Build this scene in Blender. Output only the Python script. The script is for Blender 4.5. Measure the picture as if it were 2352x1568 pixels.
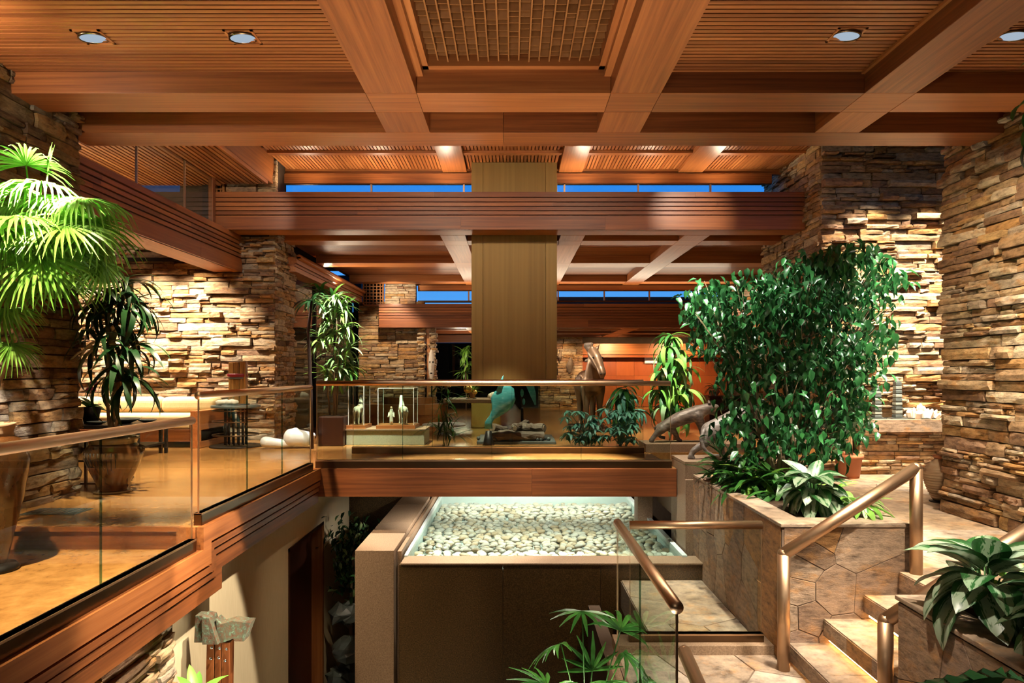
import bpy, bmesh, math, random
from mathutils import Vector, Matrix, Euler
import numpy as np
sc = bpy.context.scene
for o in list(bpy.data.objects): bpy.data.objects.remove(o)
C = sc.collection
PI = math.pi
rnd = random.Random(7)

# ---------------------------------------------------------------- camera
F, VX, VY = 1568.0, 1176.0, 855.0          # focal length in pixels of the 2352 x 1568 frame; horizon height
cam = bpy.data.cameras.new('camera'); cam.lens = 24.0; cam.sensor_width = 36.0
cam.shift_y = (VY-784.0)/2352.0; cam.clip_start = .05; cam.clip_end = 200
co = bpy.data.objects.new('camera', cam); C.objects.link(co)
co.location = (0, 0, 0); co.rotation_euler = (PI/2, 0, 0); sc.camera = co
def W(px, py, Y): return Vector(((px-VX)*Y/F, Y, (VY-py)*Y/F))

# ---------------------------------------------------------------- sky, exposure
sc.view_settings.view_transform = 'Standard'; sc.view_settings.look = 'None'
sc.view_settings.gamma = 1; sc.view_settings.use_curve_mapping = False
sc.view_settings.exposure = 0.15
sc.cycles.use_denoising = True
sc.cycles.max_bounces = 5; sc.cycles.diffuse_bounces = 3; sc.cycles.glossy_bounces = 2
sc.cycles.use_adaptive_sampling = True; sc.cycles.adaptive_threshold = .15; sc.cycles.adaptive_min_samples = 16
sc.cycles.transparent_max_bounces = 16; sc.cycles.transmission_bounces = 2
sc.cycles.caustics_reflective = False; sc.cycles.caustics_refractive = False
sc.cycles.sample_clamp_indirect = 6.0
wd = bpy.data.worlds.new('dusk_sky'); sc.world = wd; wd.use_nodes = True
nt = wd.node_tree; nt.nodes.clear()
wo = nt.nodes.new('ShaderNodeOutputWorld'); bg = nt.nodes.new('ShaderNodeBackground')
tc = nt.nodes.new('ShaderNodeTexCoord'); sx = nt.nodes.new('ShaderNodeSeparateXYZ'); rp = nt.nodes.new('ShaderNodeValToRGB')
nt.links.new(tc.outputs['Generated'], sx.inputs[0]); nt.links.new(sx.outputs['Z'], rp.inputs[0])
nt.links.new(rp.outputs[0], bg.inputs[0]); nt.links.new(bg.outputs[0], wo.inputs[0])
e = rp.color_ramp.elements
e[0].position = 0.0; e[0].color = (.10, .36, .85, 1)
e[1].position = .32; e[1].color = (.0, .17, .72, 1)
bg.inputs[1].default_value = 1.25

# ---------------------------------------------------------------- lights
WARM = (1, .80, .56); SOFT = (1, .87, .70); COOL = (1, .95, .86); AMB = (1, .66, .36)
KL = 4.5
def aim(o, loc, tgt):
    o.location = loc
    d = Vector(tgt)-Vector(loc)
    o.rotation_euler = d.to_track_quat('-Z', 'Y').to_euler()
def spot(loc, tgt, w, ang=50, blend=.5, col=WARM, r=.05):
    l = bpy.data.lights.new('spot_light', 'SPOT'); l.energy = w*KL; l.spot_size = math.radians(ang); l.spot_blend = blend
    l.color = col; l.shadow_soft_size = r
    o = bpy.data.objects.new('spot_light', l); C.objects.link(o); aim(o, loc, tgt); return o
def area(loc, tgt, w, sx=.5, sy=.5, col=WARM, spread=180):
    l = bpy.data.lights.new('strip_light', 'AREA'); l.energy = w*KL; l.shape = 'RECTANGLE'; l.size = sx; l.size_y = sy
    l.color = col; l.spread = math.radians(spread)
    o = bpy.data.objects.new('strip_light', l); C.objects.link(o); aim(o, loc, tgt); return o
def point(loc, w, col=WARM, r=.08):
    l = bpy.data.lights.new('lamp_light', 'POINT'); l.energy = w*KL; l.color = col; l.shadow_soft_size = r
    o = bpy.data.objects.new('lamp_light', l); C.objects.link(o); o.location = loc; return o
# grazing light on the stone at right
for x_ in (5.75, 6.75): spot((x_, 10.25, 3.25), (x_, 11.2, .0), 100, 80, .45, SOFT); spot((x_, 9.5, 3.3), (x_, 11.2, -.4), 430, 58, .5, SOFT)
spot((5.9, 10.0, 2.3), (6.5, 10.9, -.7), 90, 50, .6, WARM)
spot((5.0, 10.2, -.9), (6.2, 10.9, -1.3), 7, 120, .6, AMB)
# sofa wall
for x_ in (-7.3, -6.4, -5.6): spot((x_, 11.75, 1.95), (x_, 12.4, .0), 34, 110, .6, SOFT); spot((x_, 11.0, 1.95), (x_, 12.4, -.2), 125, 90, .6, SOFT)
# palm and left balcony floor
spot((-2.6, 4.4, 2.5), (-3.55, 5.0, .9), 1500, 32, .5, COOL)
spot((-3.3, 3.4, 2.6), (-3.4, 4.6, -1.4), 640, 55, .7, WARM)
spot((-3.0, 6.7, 2.4), (-3.3, 7.6, -1.2), 380, 60, .7, WARM)
spot((-3.4, 8.6, 2.2), (-4.2, 9.6, -1.2), 260, 70, .7, WARM)
# uplights washing the ceilings; soft void and rear spots are added fill
for x_ in (-3.7, -2.4, -1.2, 1.3, 2.5, 3.8): spot((x_, 12.35, 3.2), (x_, 11.9, 4.2), 9, 168, .5, WARM, .04)
for x_ in (-3.2, 0, 3.2): spot((x_, 7.7, 3.15), (x_, 8.6, 4.0), 10, 165, .5, WARM, .04)
area((-6.8, 10, 2.2), (-6.8, 10, 4), 12, 2, 3, WARM)
area((-4.25, 15.9, 2.26), (-3.0, 15.9, 3.0), 26, .2, 5.2, WARM)
area((2, 18.9, 1.95), (2, 17.6, 3), 20, 8, .15, WARM)
spot((-4.2, 4.6, 2.2), (-3.9, 5.2, 2.7), 22, 120, .8, SOFT)
spot((-1.2, 4.6, -3.9), (-1.6, 5.0, 2.5), 235, 80, .9, SOFT, .35)  # unseen uplight added in the void, lights beam undersides from below
spot((.1, 4.2, -3.9), (1.2, 5.0, 2.5), 235, 80, .9, SOFT, .35)  # second unseen void uplight, added to brighten the near ceiling
spot((4.3, 6.4, -1.3), (3.6, 5.2, 2.6), 36, 110, .9, SOFT, .2)
spot((-1.0, -1.5, .3), (0, 5.5, 2.6), 40, 100, .9, SOFT, .3)  # fill spot added behind the camera
# beam faces
spot((3.0, 9.3, 3.6), (3.1, 11.8, 2.72), 90, 36, .9, SOFT)
spot((-4.1, 9.4, 3.2), (-4.6, 11.8, 2.7), 26, 44, .6, SOFT)
spot((-1.6, 7.6, 3.4), (-1.6, 11.8, 2.7), 60, 70, .9, WARM)
spot((1.4, 7.6, 3.4), (1.0, 11.8, 2.7), 45, 60, .9, WARM)
# plants and statues of the right
spot((1.9, 6.7, 2.4), (2.7, 7.2, -.3), 130, 55, .6, COOL)
spot((4.6, 6.6, 2.4), (3.4, 7.1, -.6), 330, 42, .6, COOL)
spot((2.2, 10.3, 2.3), (2.75, 11.75, .3), 420, 34, .5, COOL)
spot((1.7, 8.1, 3.4), (2.6, 8.7, -.9), 300, 22, .5, COOL)
spot((2.1, 9.6, 3.4), (2.65, 10.7, -.8), 260, 24, .5, SOFT)
spot((2.4, 5.0, 2.4), (2.7, 6.2, -1.3), 300, 40, .6, SOFT)
spot((1.2, 6.6, 2.4), (2.45, 7.5, -1.2), 200, 26, .6, COOL)
spot((4.4, 5.2, 2.4), (4.3, 7.2, -1.6), 330, 60, .7, SOFT)
spot((4.3, 2.6, 2.4), (3.0, 3.7, -1.3), 260, 44, .6, COOL)
spot((1.5, 3.4, 2.4), (1.9, 4.9, -2.4), 190, 42, .6, SOFT)
spot((3.4, 3.4, 2.4), (2.9, 5.0, -2.0), 240, 36, .6, SOFT)
spot((3.6, 5.4, 2.3), (5.1, 7.3, .2), 110, 80, .8, WARM)
# bridge and pool
spot((.8, 8.35, 3.5), (.7, 9.4, -1.2), 1500, 28, .7, SOFT)
spot((-6.6, 10.8, 3.1), (-6.9, 12.6, 3.0), 12, 80, .6, SOFT)
spot((-.9, 8.1, 3.4), (-.8, 9.0, -2.2), 800, 34, .6, COOL)
spot((.8, 8.0, 3.4), (.6, 8.6, -2.2), 520, 40, .6, COOL)
for x_ in (-.9, .1, 1.1): spot((x_, 9.2, -1.6), (x_-.1, 9.4, -2.4), 15, 150, .6, COOL, .03)
for x_ in (-.6, .4, 1.4): spot((x_, 11.2, -1.58), (x_, 11.4, -2.4), 17, 150, .6, COOL, .03)
# low left wall, pool front
spot((-.5, 3.6, 2.2), (-2.6, 4.7, -2.5), 330, 22, .5, SOFT)
spot((-.2, 4.7, 2.3), (-2.5, 5.75, -2.75), 620, 21, .15, SOFT)
spot((-.8, 5.4, 2.4), (-1.6, 7.8, -3.0), 130, 30, .6, WARM)
spot((2.0, 6.2, 2.2), (.6, 7.8, -3.4), 110, 34, .6, WARM)
spot((.2, 3.4, 2.4), (.6, 4.9, -2.4), 120, 26, .6, SOFT)
# rooms behind
spot((-2.7, 10.6, 2.3), (-2.95, 11.5, .3), 260, 50, .6, COOL)
spot((-2.0, 10.7, 2.3), (-2.05, 11.6, -.8), 420, 30, .6, SOFT)
spot((-.4, 10.8, 2.3), (-.2, 11.7, -1.0), 200, 40, .6, SOFT)
spot((1.2, 10.6, 2.3), (1.35, 11.4, -.6), 110, 34, .6, COOL)
point((0, 14.8, .3), 22, WARM, .3)
spot((1.4, 12.9, 2.3), (1.78, 13.75, .2), 150, 36, .6, SOFT)
spot((-3.3, 17.2, 2.3), (-3.3, 19.1, .2), 90, 70, .6, WARM)
spot((3.4, 22.4, 1.0), (3.5, 24.0, -.3), 75, 120, .8, AMB)
spot((5.6, 22.4, 1.0), (5.7, 24.0, -.3), 70, 120, .8, AMB)
spot((1.7, 22.6, 1.0), (1.7, 23.6, -.1), 22, 110, .8, AMB)
point((-1.5, 20.5, .6), 14, WARM, .2)
spot((-3.2, 18.2, 2.0), (-3.2, 19.05, 2.3), 14, 90, .6, SOFT)
spot((6.6, 17, 2.2), (6.7, 19, 1.4), 60, 60, .6, WARM)


# ---------------------------------------------------------------- materials
MATS = {}
def nodes_of(name):
    m = bpy.data.materials.new(name); m.use_nodes = True; n = m.node_tree; n.nodes.clear(); MATS[name] = m
    return m, n
def lk(n, a, b): n.links.new(a, b)
def math_node(n, op, a=None, b=None):
    x = n.nodes.new('ShaderNodeMath'); x.operation = op
    for i, v in enumerate((a, b)):
        if v is None: continue
        if isinstance(v, (int, float)): x.inputs[i].default_value = v
        else: lk(n, v, x.inputs[i])
    return x.outputs[0]
def ramp(n, cols, fac, interp='LINEAR'):
    r = n.nodes.new('ShaderNodeValToRGB'); r.color_ramp.interpolation = interp; e = r.color_ramp.elements
    k = len(cols)
    for i, c in enumerate(cols):
        if len(c) == 4: p, col = c[0], c[1:]
        else: p, col = i/max(1, k-1), c
        if i < 2: el = e[i]; el.position = p
        else: el = e.new(p)
        el.color = (*col, 1)
    lk(n, fac, r.inputs[0]); return r.outputs[0]
def rand_val(n):
    oi = n.nodes.new('ShaderNodeObjectInfo'); ge = n.nodes.new('ShaderNodeNewGeometry')
    return math_node(n, 'FRACT', math_node(n, 'ADD', oi.outputs['Random'], ge.outputs['Random Per Island']))
def procmat(name, cols, scale=(1, 1, 1), ns=4, detail=5, rough=.5, metal=0, bump=.15, rand=.35, spec=.4, transl=0, coat=0, contrast=1.0, coord='Object', distort=0, bumpscale=None):
    m, n = nodes_of(name)
    out = n.nodes.new('ShaderNodeOutputMaterial'); b = n.nodes.new('ShaderNodeBsdfPrincipled')
    tc = n.nodes.new('ShaderNodeTexCoord'); mp = n.nodes.new('ShaderNodeMapping'); mp.inputs['Scale'].default_value = scale
    rv = rand_val(n)
    va = n.nodes.new('ShaderNodeVectorMath'); va.operation = 'ADD'
    cb = n.nodes.new('ShaderNodeCombineXYZ'); off = math_node(n, 'MULTIPLY', rv, 17.0)
    for i in range(3): lk(n, off, cb.inputs[i])
    lk(n, tc.outputs[coord], va.inputs[0]); lk(n, cb.outputs[0], va.inputs[1]); lk(n, va.outputs[0], mp.inputs[0])
    no = n.nodes.new('ShaderNodeTexNoise'); no.inputs['Scale'].default_value = ns; no.inputs['Detail'].default_value = detail
    no.inputs['Roughness'].default_value = .62; no.inputs['Distortion'].default_value = distort
    lk(n, mp.outputs[0], no.inputs['Vector'])
    f = no.outputs['Fac']
    if contrast != 1: f = math_node(n, 'ADD', math_node(n, 'MULTIPLY', math_node(n, 'SUBTRACT', f, .5), contrast), .5)
    fac = math_node(n, 'ADD', math_node(n, 'MULTIPLY', f, 1-rand), math_node(n, 'MULTIPLY', rv, rand))
    col = ramp(n, cols, fac)
    lk(n, col, b.inputs['Base Color']); b.inputs['Roughness'].default_value = rough; b.inputs['Metallic'].default_value = metal
    b.inputs['Specular IOR Level'].default_value = spec; b.inputs['Coat Weight'].default_value = coat; b.inputs['Coat Roughness'].default_value = .12
    if bump:
        bp = n.nodes.new('ShaderNodeBump'); bp.inputs['Strength'].default_value = bump; bp.inputs['Distance'].default_value = .02
        lk(n, no.outputs['Fac'], bp.inputs['Height']); lk(n, bp.outputs[0], b.inputs['Normal'])
    if transl:
        t = n.nodes.new('ShaderNodeBsdfTranslucent'); lk(n, col, t.inputs[0]); mx = n.nodes.new('ShaderNodeMixShader')
        mx.inputs[0].default_value = transl; lk(n, b.outputs[0], mx.inputs[1]); lk(n, t.outputs[0], mx.inputs[2]); lk(n, mx.outputs[0], out.inputs[0])
    else: lk(n, b.outputs[0], out.inputs[0])
    return m
def glassmat(name, tint=(.93, .97, .94), refl=.9, rough=.0, ior=1.45):
    m, n = nodes_of(name); out = n.nodes.new('ShaderNodeOutputMaterial')
    t = n.nodes.new('ShaderNodeBsdfTransparent'); t.inputs[0].default_value = (*tint, 1)
    g = n.nodes.new('ShaderNodeBsdfGlossy'); g.inputs['Roughness'].default_value = rough; g.inputs[0].default_value = (1, 1, 1, 1)
    fr = n.nodes.new('ShaderNodeFresnel'); fr.inputs[0].default_value = ior
    ge = n.nodes.new('ShaderNodeNewGeometry'); front = math_node(n, 'SUBTRACT', 1.0, ge.outputs['Backfacing'])
    mx = n.nodes.new('ShaderNodeMixShader'); lk(n, math_node(n, 'MULTIPLY', math_node(n, 'MULTIPLY', fr.outputs[0], refl), front), mx.inputs[0])
    lk(n, t.outputs[0], mx.inputs[1]); lk(n, g.outputs[0], mx.inputs[2]); lk(n, mx.outputs[0], out.inputs[0]); return m
def emitmat(name, col, s):
    m, n = nodes_of(name); out = n.nodes.new('ShaderNodeOutputMaterial'); em = n.nodes.new('ShaderNodeEmission')
    em.inputs[0].default_value = (*col, 1); em.inputs[1].default_value = s; lk(n, em.outputs[0], out.inputs[0]); return m
def variegated(name, green, silver, pw=.55, noise=9):
    m, n = nodes_of(name); out = n.nodes.new('ShaderNodeOutputMaterial'); b = n.nodes.new('ShaderNodeBsdfPrincipled')
    tc = n.nodes.new('ShaderNodeTexCoord'); sp = n.nodes.new('ShaderNodeSeparateXYZ'); lk(n, tc.outputs['Generated'], sp.inputs[0])
    no = n.nodes.new('ShaderNodeTexNoise'); no.inputs['Scale'].default_value = noise; no.inputs['Detail'].default_value = 4
    mp = n.nodes.new('ShaderNodeMapping'); mp.inputs['Scale'].default_value = (.8, 2.6, .3)
    mp.inputs['Rotation'].default_value = (0, 0, .5); lk(n, tc.outputs['Generated'], mp.inputs[0]); lk(n, mp.outputs[0], no.inputs['Vector'])
    d = math_node(n, 'ABSOLUTE', math_node(n, 'SUBTRACT', sp.outputs['Y'], .5))
    f = math_node(n, 'ADD', math_node(n, 'MULTIPLY', d, 2.0), math_node(n, 'MULTIPLY', math_node(n, 'SUBTRACT', no.outputs['Fac'], .5), .75))
    g2 = tuple(x*.6 for x in green)
    col = ramp(n, [(0.0, *green), (.04, *green), (.07, *silver), (pw, *silver), (pw+.12, *green), (1.0, *g2)], f)
    lk(n, col, b.inputs['Base Color']); b.inputs['Roughness'].default_value = .33; b.inputs['Specular IOR Level'].default_value = .45
    t = n.nodes.new('ShaderNodeBsdfTranslucent'); lk(n, col, t.inputs[0]); mx = n.nodes.new('ShaderNodeMixShader'); mx.inputs[0].default_value = .2
    lk(n, b.outputs[0], mx.inputs[1]); lk(n, t.outputs[0], mx.inputs[2]); lk(n, mx.outputs[0], out.inputs[0]); return m

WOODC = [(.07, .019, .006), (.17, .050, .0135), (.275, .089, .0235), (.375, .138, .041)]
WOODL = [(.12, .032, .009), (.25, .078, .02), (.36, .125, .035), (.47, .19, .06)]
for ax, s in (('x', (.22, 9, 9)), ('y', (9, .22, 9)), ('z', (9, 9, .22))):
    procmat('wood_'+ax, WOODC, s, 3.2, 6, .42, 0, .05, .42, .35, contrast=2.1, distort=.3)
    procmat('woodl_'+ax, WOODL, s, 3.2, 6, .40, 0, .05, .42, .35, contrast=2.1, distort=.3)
procmat('wood_grid', [(.14, .050, .013), (.22, .085, .023), (.29, .12, .035)], (6, .3, 6), 3, 4, .5, 0, .04, .3, .3)
def stonemat(name, pal, dark=1.0, bump=.8, rough=.85):
    m, n = nodes_of(name); out = n.nodes.new('ShaderNodeOutputMaterial'); b = n.nodes.new('ShaderNodeBsdfPrincipled'); rv = rand_val(n)
    tc = n.nodes.new('ShaderNodeTexCoord'); ge = n.nodes.new('ShaderNodeNewGeometry')
    def noise(scale, ns, detail, off):
        mp = n.nodes.new('ShaderNodeMapping'); mp.inputs['Scale'].default_value = scale; mp.inputs['Location'].default_value = (off, off*2, off*3)
        lk(n, ge.outputs['Position'], mp.inputs[0]); no = n.nodes.new('ShaderNodeTexNoise'); no.inputs['Scale'].default_value = ns; no.inputs['Detail'].default_value = detail; no.inputs['Roughness'].default_value = .68
        lk(n, mp.outputs[0], no.inputs['Vector']); return no.outputs['Fac']
    base = ramp(n, [(i/len(pal), *c) for i, c in enumerate(pal)], rv, 'CONSTANT')
    n1 = noise((1, 1, 2.6), 9, 8, 3.1); n2 = noise((1, 1, 2.2), 3.2, 5, 9.7)
    def mix(f, a_, b_, typ='MIX'):
        x = n.nodes.new('ShaderNodeMix'); x.data_type = 'RGBA'; x.blend_type = typ; lk(n, f, x.inputs['Factor']) if not isinstance(f, float) else setattr(x.inputs['Factor'], 'default_value', f)
        lk(n, a_, x.inputs['A']); lk(n, b_, x.inputs['B']); return x.outputs['Result']
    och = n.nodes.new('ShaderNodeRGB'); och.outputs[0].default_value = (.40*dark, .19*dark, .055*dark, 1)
    c1 = mix(ramp(n, [(.52, 0, 0, 0), (.68, .75, .75, .75)], n2), base, och.outputs[0])
    br = ramp(n, [(.30, .35, .33, .32), (.5, .95, .95, .95), (.72, 1.45, 1.42, 1.36)], n1)
    c2 = mix(1.0, c1, br, 'MULTIPLY')
    lk(n, c2, b.inputs['Base Color']); b.inputs['Roughness'].default_value = rough; b.inputs['Specular IOR Level'].default_value = .2 if rough > .7 else .4
    bp = n.nodes.new('ShaderNodeBump'); bp.inputs['Strength'].default_value = bump; bp.inputs['Distance'].default_value = .03; lk(n, n1, bp.inputs['Height']); lk(n, bp.outputs[0], b.inputs['Normal']); lk(n, b.outputs[0], out.inputs[0])
PAL = [(.30, .19, .10), (.37, .255, .14), (.24, .14, .07), (.41, .305, .19), (.35, .19, .07), (.32, .25, .175), (.19, .11, .06), (.43, .335, .215), (.27, .16, .095), (.39, .245, .105)]
PF = [(.24, .15, .092), (.29, .19, .12), (.20, .125, .075), (.31, .215, .14), (.35, .18, .062), (.27, .18, .125), (.33, .235, .155)]
stonemat('flag', PF, .9, .45, .6); stonemat('flag_floor', [(.33, .245, .17), (.38, .29, .21), (.29, .21, .145), (.41, .33, .25), (.36, .26, .165)], 1.05, .3, .45)
stonemat('stone', PAL); stonemat('stone_shaded', [tuple(x*.62 for x in c) for c in PAL], .65)  # second one is a darkened copy, shade of the near left wall put into colour
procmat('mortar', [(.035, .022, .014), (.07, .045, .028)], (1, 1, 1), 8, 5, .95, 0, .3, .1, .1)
procmat('granite', [(.12, .072, .04), (.24, .155, .092), (.35, .245, .155)], (1, 1, 1), 85, 3, .55, 0, .05, .05, .35, contrast=1.7)
procmat('granite_wet', [(.018, .010, .004), (.075, .042, .015), (.16, .095, .038)], (1, 1, 1), 75, 3, .28, 0, .12, .05, .5, contrast=2.2)
procmat('grout', [(.15, .10, .065), (.21, .145, .10)], (1, 1, 1), 20, 3, .9, 0, .1, .1)
procmat('cork', [(.17, .065, .016), (.36, .165, .045), (.50, .26, .085)], (1, 1, 1), 9, 8, .26, 0, .03, .05, .45, coat=.35, contrast=1.4)
procmat('bronze', [(.46, .29, .165), (.55, .36, .215), (.60, .41, .25)], (1, 1, 1), 3, 3, .42, 1, .01, .15)
procmat('bronze_dark', [(.09, .055, .03), (.16, .10, .055)], (1, 1, 1), 3, 3, .3, 1, .01, .15)
procmat('brass', [(.15, .082, .016), (.23, .14, .034), (.31, .20, .058)], (7, 7, .1), 2, 4, .5, .3, .02, .25, .4)
procmat('fabric_wall', [(.44, .34, .19), (.58, .47, .29), (.66, .55, .36)], (40, 40, 1.5), 4, 3, .9, 0, .12, .1, .1)
procmat('sofa_cloth', [(.50, .34, .15), (.66, .48, .24), (.74, .57, .32)], (25, 25, 3), 5, 4, .9, 0, .1, .1, .1)
procmat('dark', [(.006, .005, .004), (.016, .012, .009)], (1, 1, 1), 4, 2, .7, 0, 0, .2, .2)
procmat('black_metal', [(.012, .010, .009), (.03, .026, .023)], (1, 1, 1), 6, 2, .42, .6, 0, .2)
procmat('door_wood', [(.02, .006, .003), (.06, .017, .007)], (9, 9, .3), 3, 4, .35, 0, .02, .1)
procmat('soil', [(.015, .009, .005), (.06, .036, .02)], (1, 1, 1), 25, 5, .95, 0, .6, .1, .1)
procmat('terracotta', [(.26, .085, .035), (.38, .14, .06)], (1, 1, 1), 5, 4, .7, 0, .08, .1)
procmat('pebble', [(.28, .18, .10), (.46, .36, .24), (.58, .52, .42), (.40, .38, .33), (.64, .57, .44)], (4, 4, 4), 2, 4, .4, 0, .04, .75, .4)
procmat('pool_tile', [(.42, .50, .47), (.58, .66, .62)], (1, 1, 1), 6, 3, .4, 0, .02, .1)
procmat('silver_wood', [(.06, .047, .035), (.17, .138, .11), (.30, .255, .21)], (2, 6, 6), 4, 8, .45, .1, .3, .05, .4, contrast=2.4)
procmat('horse_bronze', [(.06, .033, .017), (.17, .10, .055), (.25, .155, .09)], (1, 1, 1), 6, 5, .38, .45, .05, .1)
procmat('ceramic_white', [(.62, .55, .43), (.78, .73, .64)], (1, 1, 1), 9, 4, .45, 0, .05, .15)
procmat('white_glaze', [(.60, .62, .66), (.75, .77, .80)], (1, 1, 1), 5, 3, .3, 0, .02, .1)
procmat('amber_glaze', [(.014, .006, .003), (.055, .021, .006), (.15, .06, .014)], (1, 1, .5), 5, 6, .22, 0, .06, .1, .5, coat=.5, contrast=1.5)
procmat('jade_glaze', [(.06, .06, .035), (.16, .12, .06), (.25, .17, .085)], (1, 1, .25), 6, 5, .22, 0, .05, .1, .5, coat=.5)
procmat('log', [(.05, .035, .024), (.14, .10, .07), (.24, .19, .14)], (1, 6, 6), 5, 6, .7, 0, .6, .2)
procmat('crystal', [(.70, .58, .44), (.84, .76, .66), (.92, .88, .82)], (1, 1, 1), 9, 5, .3, 0, .1, .4, .5, transl=.3)
procmat('verdigris', [(.07, .03, .016), (.14, .075, .04), (.09, .11, .07), (.20, .30, .20)], (1, 1, 1), 34, 6, .7, .2, .35, .1, contrast=2.6)
procmat('trunk', [(.10, .06, .035), (.22, .15, .09), (.34, .26, .17)], (4, 4, .8), 6, 5, .85, 0, .4, .3)
procmat('trunk_dark', [(.015, .009, .006), (.06, .03, .018)], (8, 8, .8), 6, 5, .8, 0, .6, .3)
procmat('leaf', [(.012, .055, .010), (.028, .115, .018), (.06, .19, .03)], (4, 4, 4), 2, 3, .36, 0, 0, .6, .45, transl=.22)
procmat('leaf_ficus', [(.008, .045, .014), (.018, .10, .026), (.035, .17, .04)], (4, 4, 4), 2, 3, .30, 0, 0, .7, .5, transl=.18)
procmat('leaf_dark', [(.004, .020, .006), (.010, .042, .011), (.02, .075, .018)], (4, 4, 4), 2, 3, .32, 0, 0, .6, .5, transl=.12)
procmat('leaf_bright', [(.07, .20, .02), (.15, .34, .045), (.27, .46, .09)], (4, 4, 4), 2, 3, .40, 0, 0, .6, .4, transl=.3)
procmat('leaf_pale', [(.07, .16, .05), (.16, .28, .10), (.30, .40, .20)], (4, 4, 4), 2, 3, .4, 0, 0, .6, .4, transl=.2)
procmat('leaf_teal', [(.04, .14, .09), (.09, .25, .17), (.18, .36, .26)], (4, 4, 4), 2, 3, .4, 0, 0, .6, .4, transl=.2)
procmat('petal_pink', [(.35, .05, .15), (.55, .12, .28)], (1, 1, 1), 5, 2, .5, 0, 0, .4)
procmat('red_panel', [(.13, .026, .008), (.26, .062, .016), (.36, .10, .026)], (3, 3, .5), 3, 5, .35, 0, .02, .4, .4)
procmat('paper', [(.75, .75, .72), (.85, .85, .83)], (1, 1, 1), 3, 2, .8, 0, 0, .1)
procmat('plinth_green', [(.20, .22, .15), (.34, .36, .25)], (1, 1, 1), 60, 3, .9, 0, .1, .05, contrast=1.6)
procmat('wood_orange', [(.20, .07, .02), (.38, .16, .05)], (1, 1, 8), 3, 4, .35, 0, .02, .2)
procmat('totem_wood', [(.03, .014, .005), (.30, .14, .03), (.50, .28, .07)], (9, 9, .6), 3, 4, .4, 0, .05, .2, contrast=2)
procmat('red_lacquer', [(.14, .008, .01), (.22, .015, .018)], (1, 1, 1), 3, 2, .3, 0, 0, .1)
procmat('gold', [(.5, .30, .07), (.65, .42, .12)], (1, 1, 1), 3, 2, .25, 1, 0, .2)
procmat('slate', [(.05, .06, .055), (.12, .14, .13)], (1, 1, 1), 6, 3, .4, 0, .02, .1)
procmat('hedge', [(.002, .006, .004), (.006, .016, .009)], (1, 1, 1), 3, 6, .9, 0, .5, .1)
procmat('stripe_clay', [(.16, .085, .045), (.36, .24, .14), (.46, .34, .22)], (1, 1, 9), 2.5, 3, .7, 0, .1, .1, contrast=1.6)
procmat('totem_stone', [(.04, .05, .045), (.30, .33, .28), (.10, .10, .09)], (1, 1, 30), 1.4, 1, .5, 0, .1, .2, contrast=2.5)
procmat('plaster_white', [(.55, .52, .46), (.62, .60, .55)], (1, 1, 1), 4, 3, .6, 0, 0, .1)
procmat('reflector', [(.50, .58, .66), (.70, .76, .82)], (1, 1, 1), 3, 2, .16, 1, 0, .1)
glassmat('glass', (.90, .945, .915), 1.0)
glassmat('glass_dark', (.55, .6, .6), 1.0)
glassmat('glass_edge', (.45, .62, .55), .9)
glassmat('water', (.84, .945, .90), 1.15, .015, 1.33)
procmat('aqua_glass', [(.03, .26, .28), (.09, .42, .44), (.30, .62, .62)], (2, 2, 6), 4, 4, .15, 0, .03, .1, .6, transl=.35, coat=.5, contrast=1.6)
variegated('aglaonema', (.020, .085, .020), (.29, .37, .25), .50)
variegated('aglaonema_b', (.022, .10, .022), (.22, .31, .18), .36)
variegated('cream_leaf', (.05, .20, .03), (.62, .64, .30), .42, 5)
emitmat('lens', (.62, .76, .92), .55)
emitmat('led', (1, .55, .2), 16.0)
# water gets small ripples
_m = MATS['water']; _n = _m.node_tree; _no = _n.nodes.new('ShaderNodeTexNoise'); _no.inputs['Scale'].default_value = 7; _bp = _n.nodes.new('ShaderNodeBump')
_bp.inputs['Strength'].default_value = .10; _bp.inputs['Distance'].default_value = .02; lk(_n, _no.outputs['Fac'], _bp.inputs['Height'])
for nd in _n.nodes:
    if nd.bl_idname in ('ShaderNodeBsdfGlossy', 'ShaderNodeFresnel'): lk(_n, _bp.outputs[0], nd.inputs['Normal'])

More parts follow.
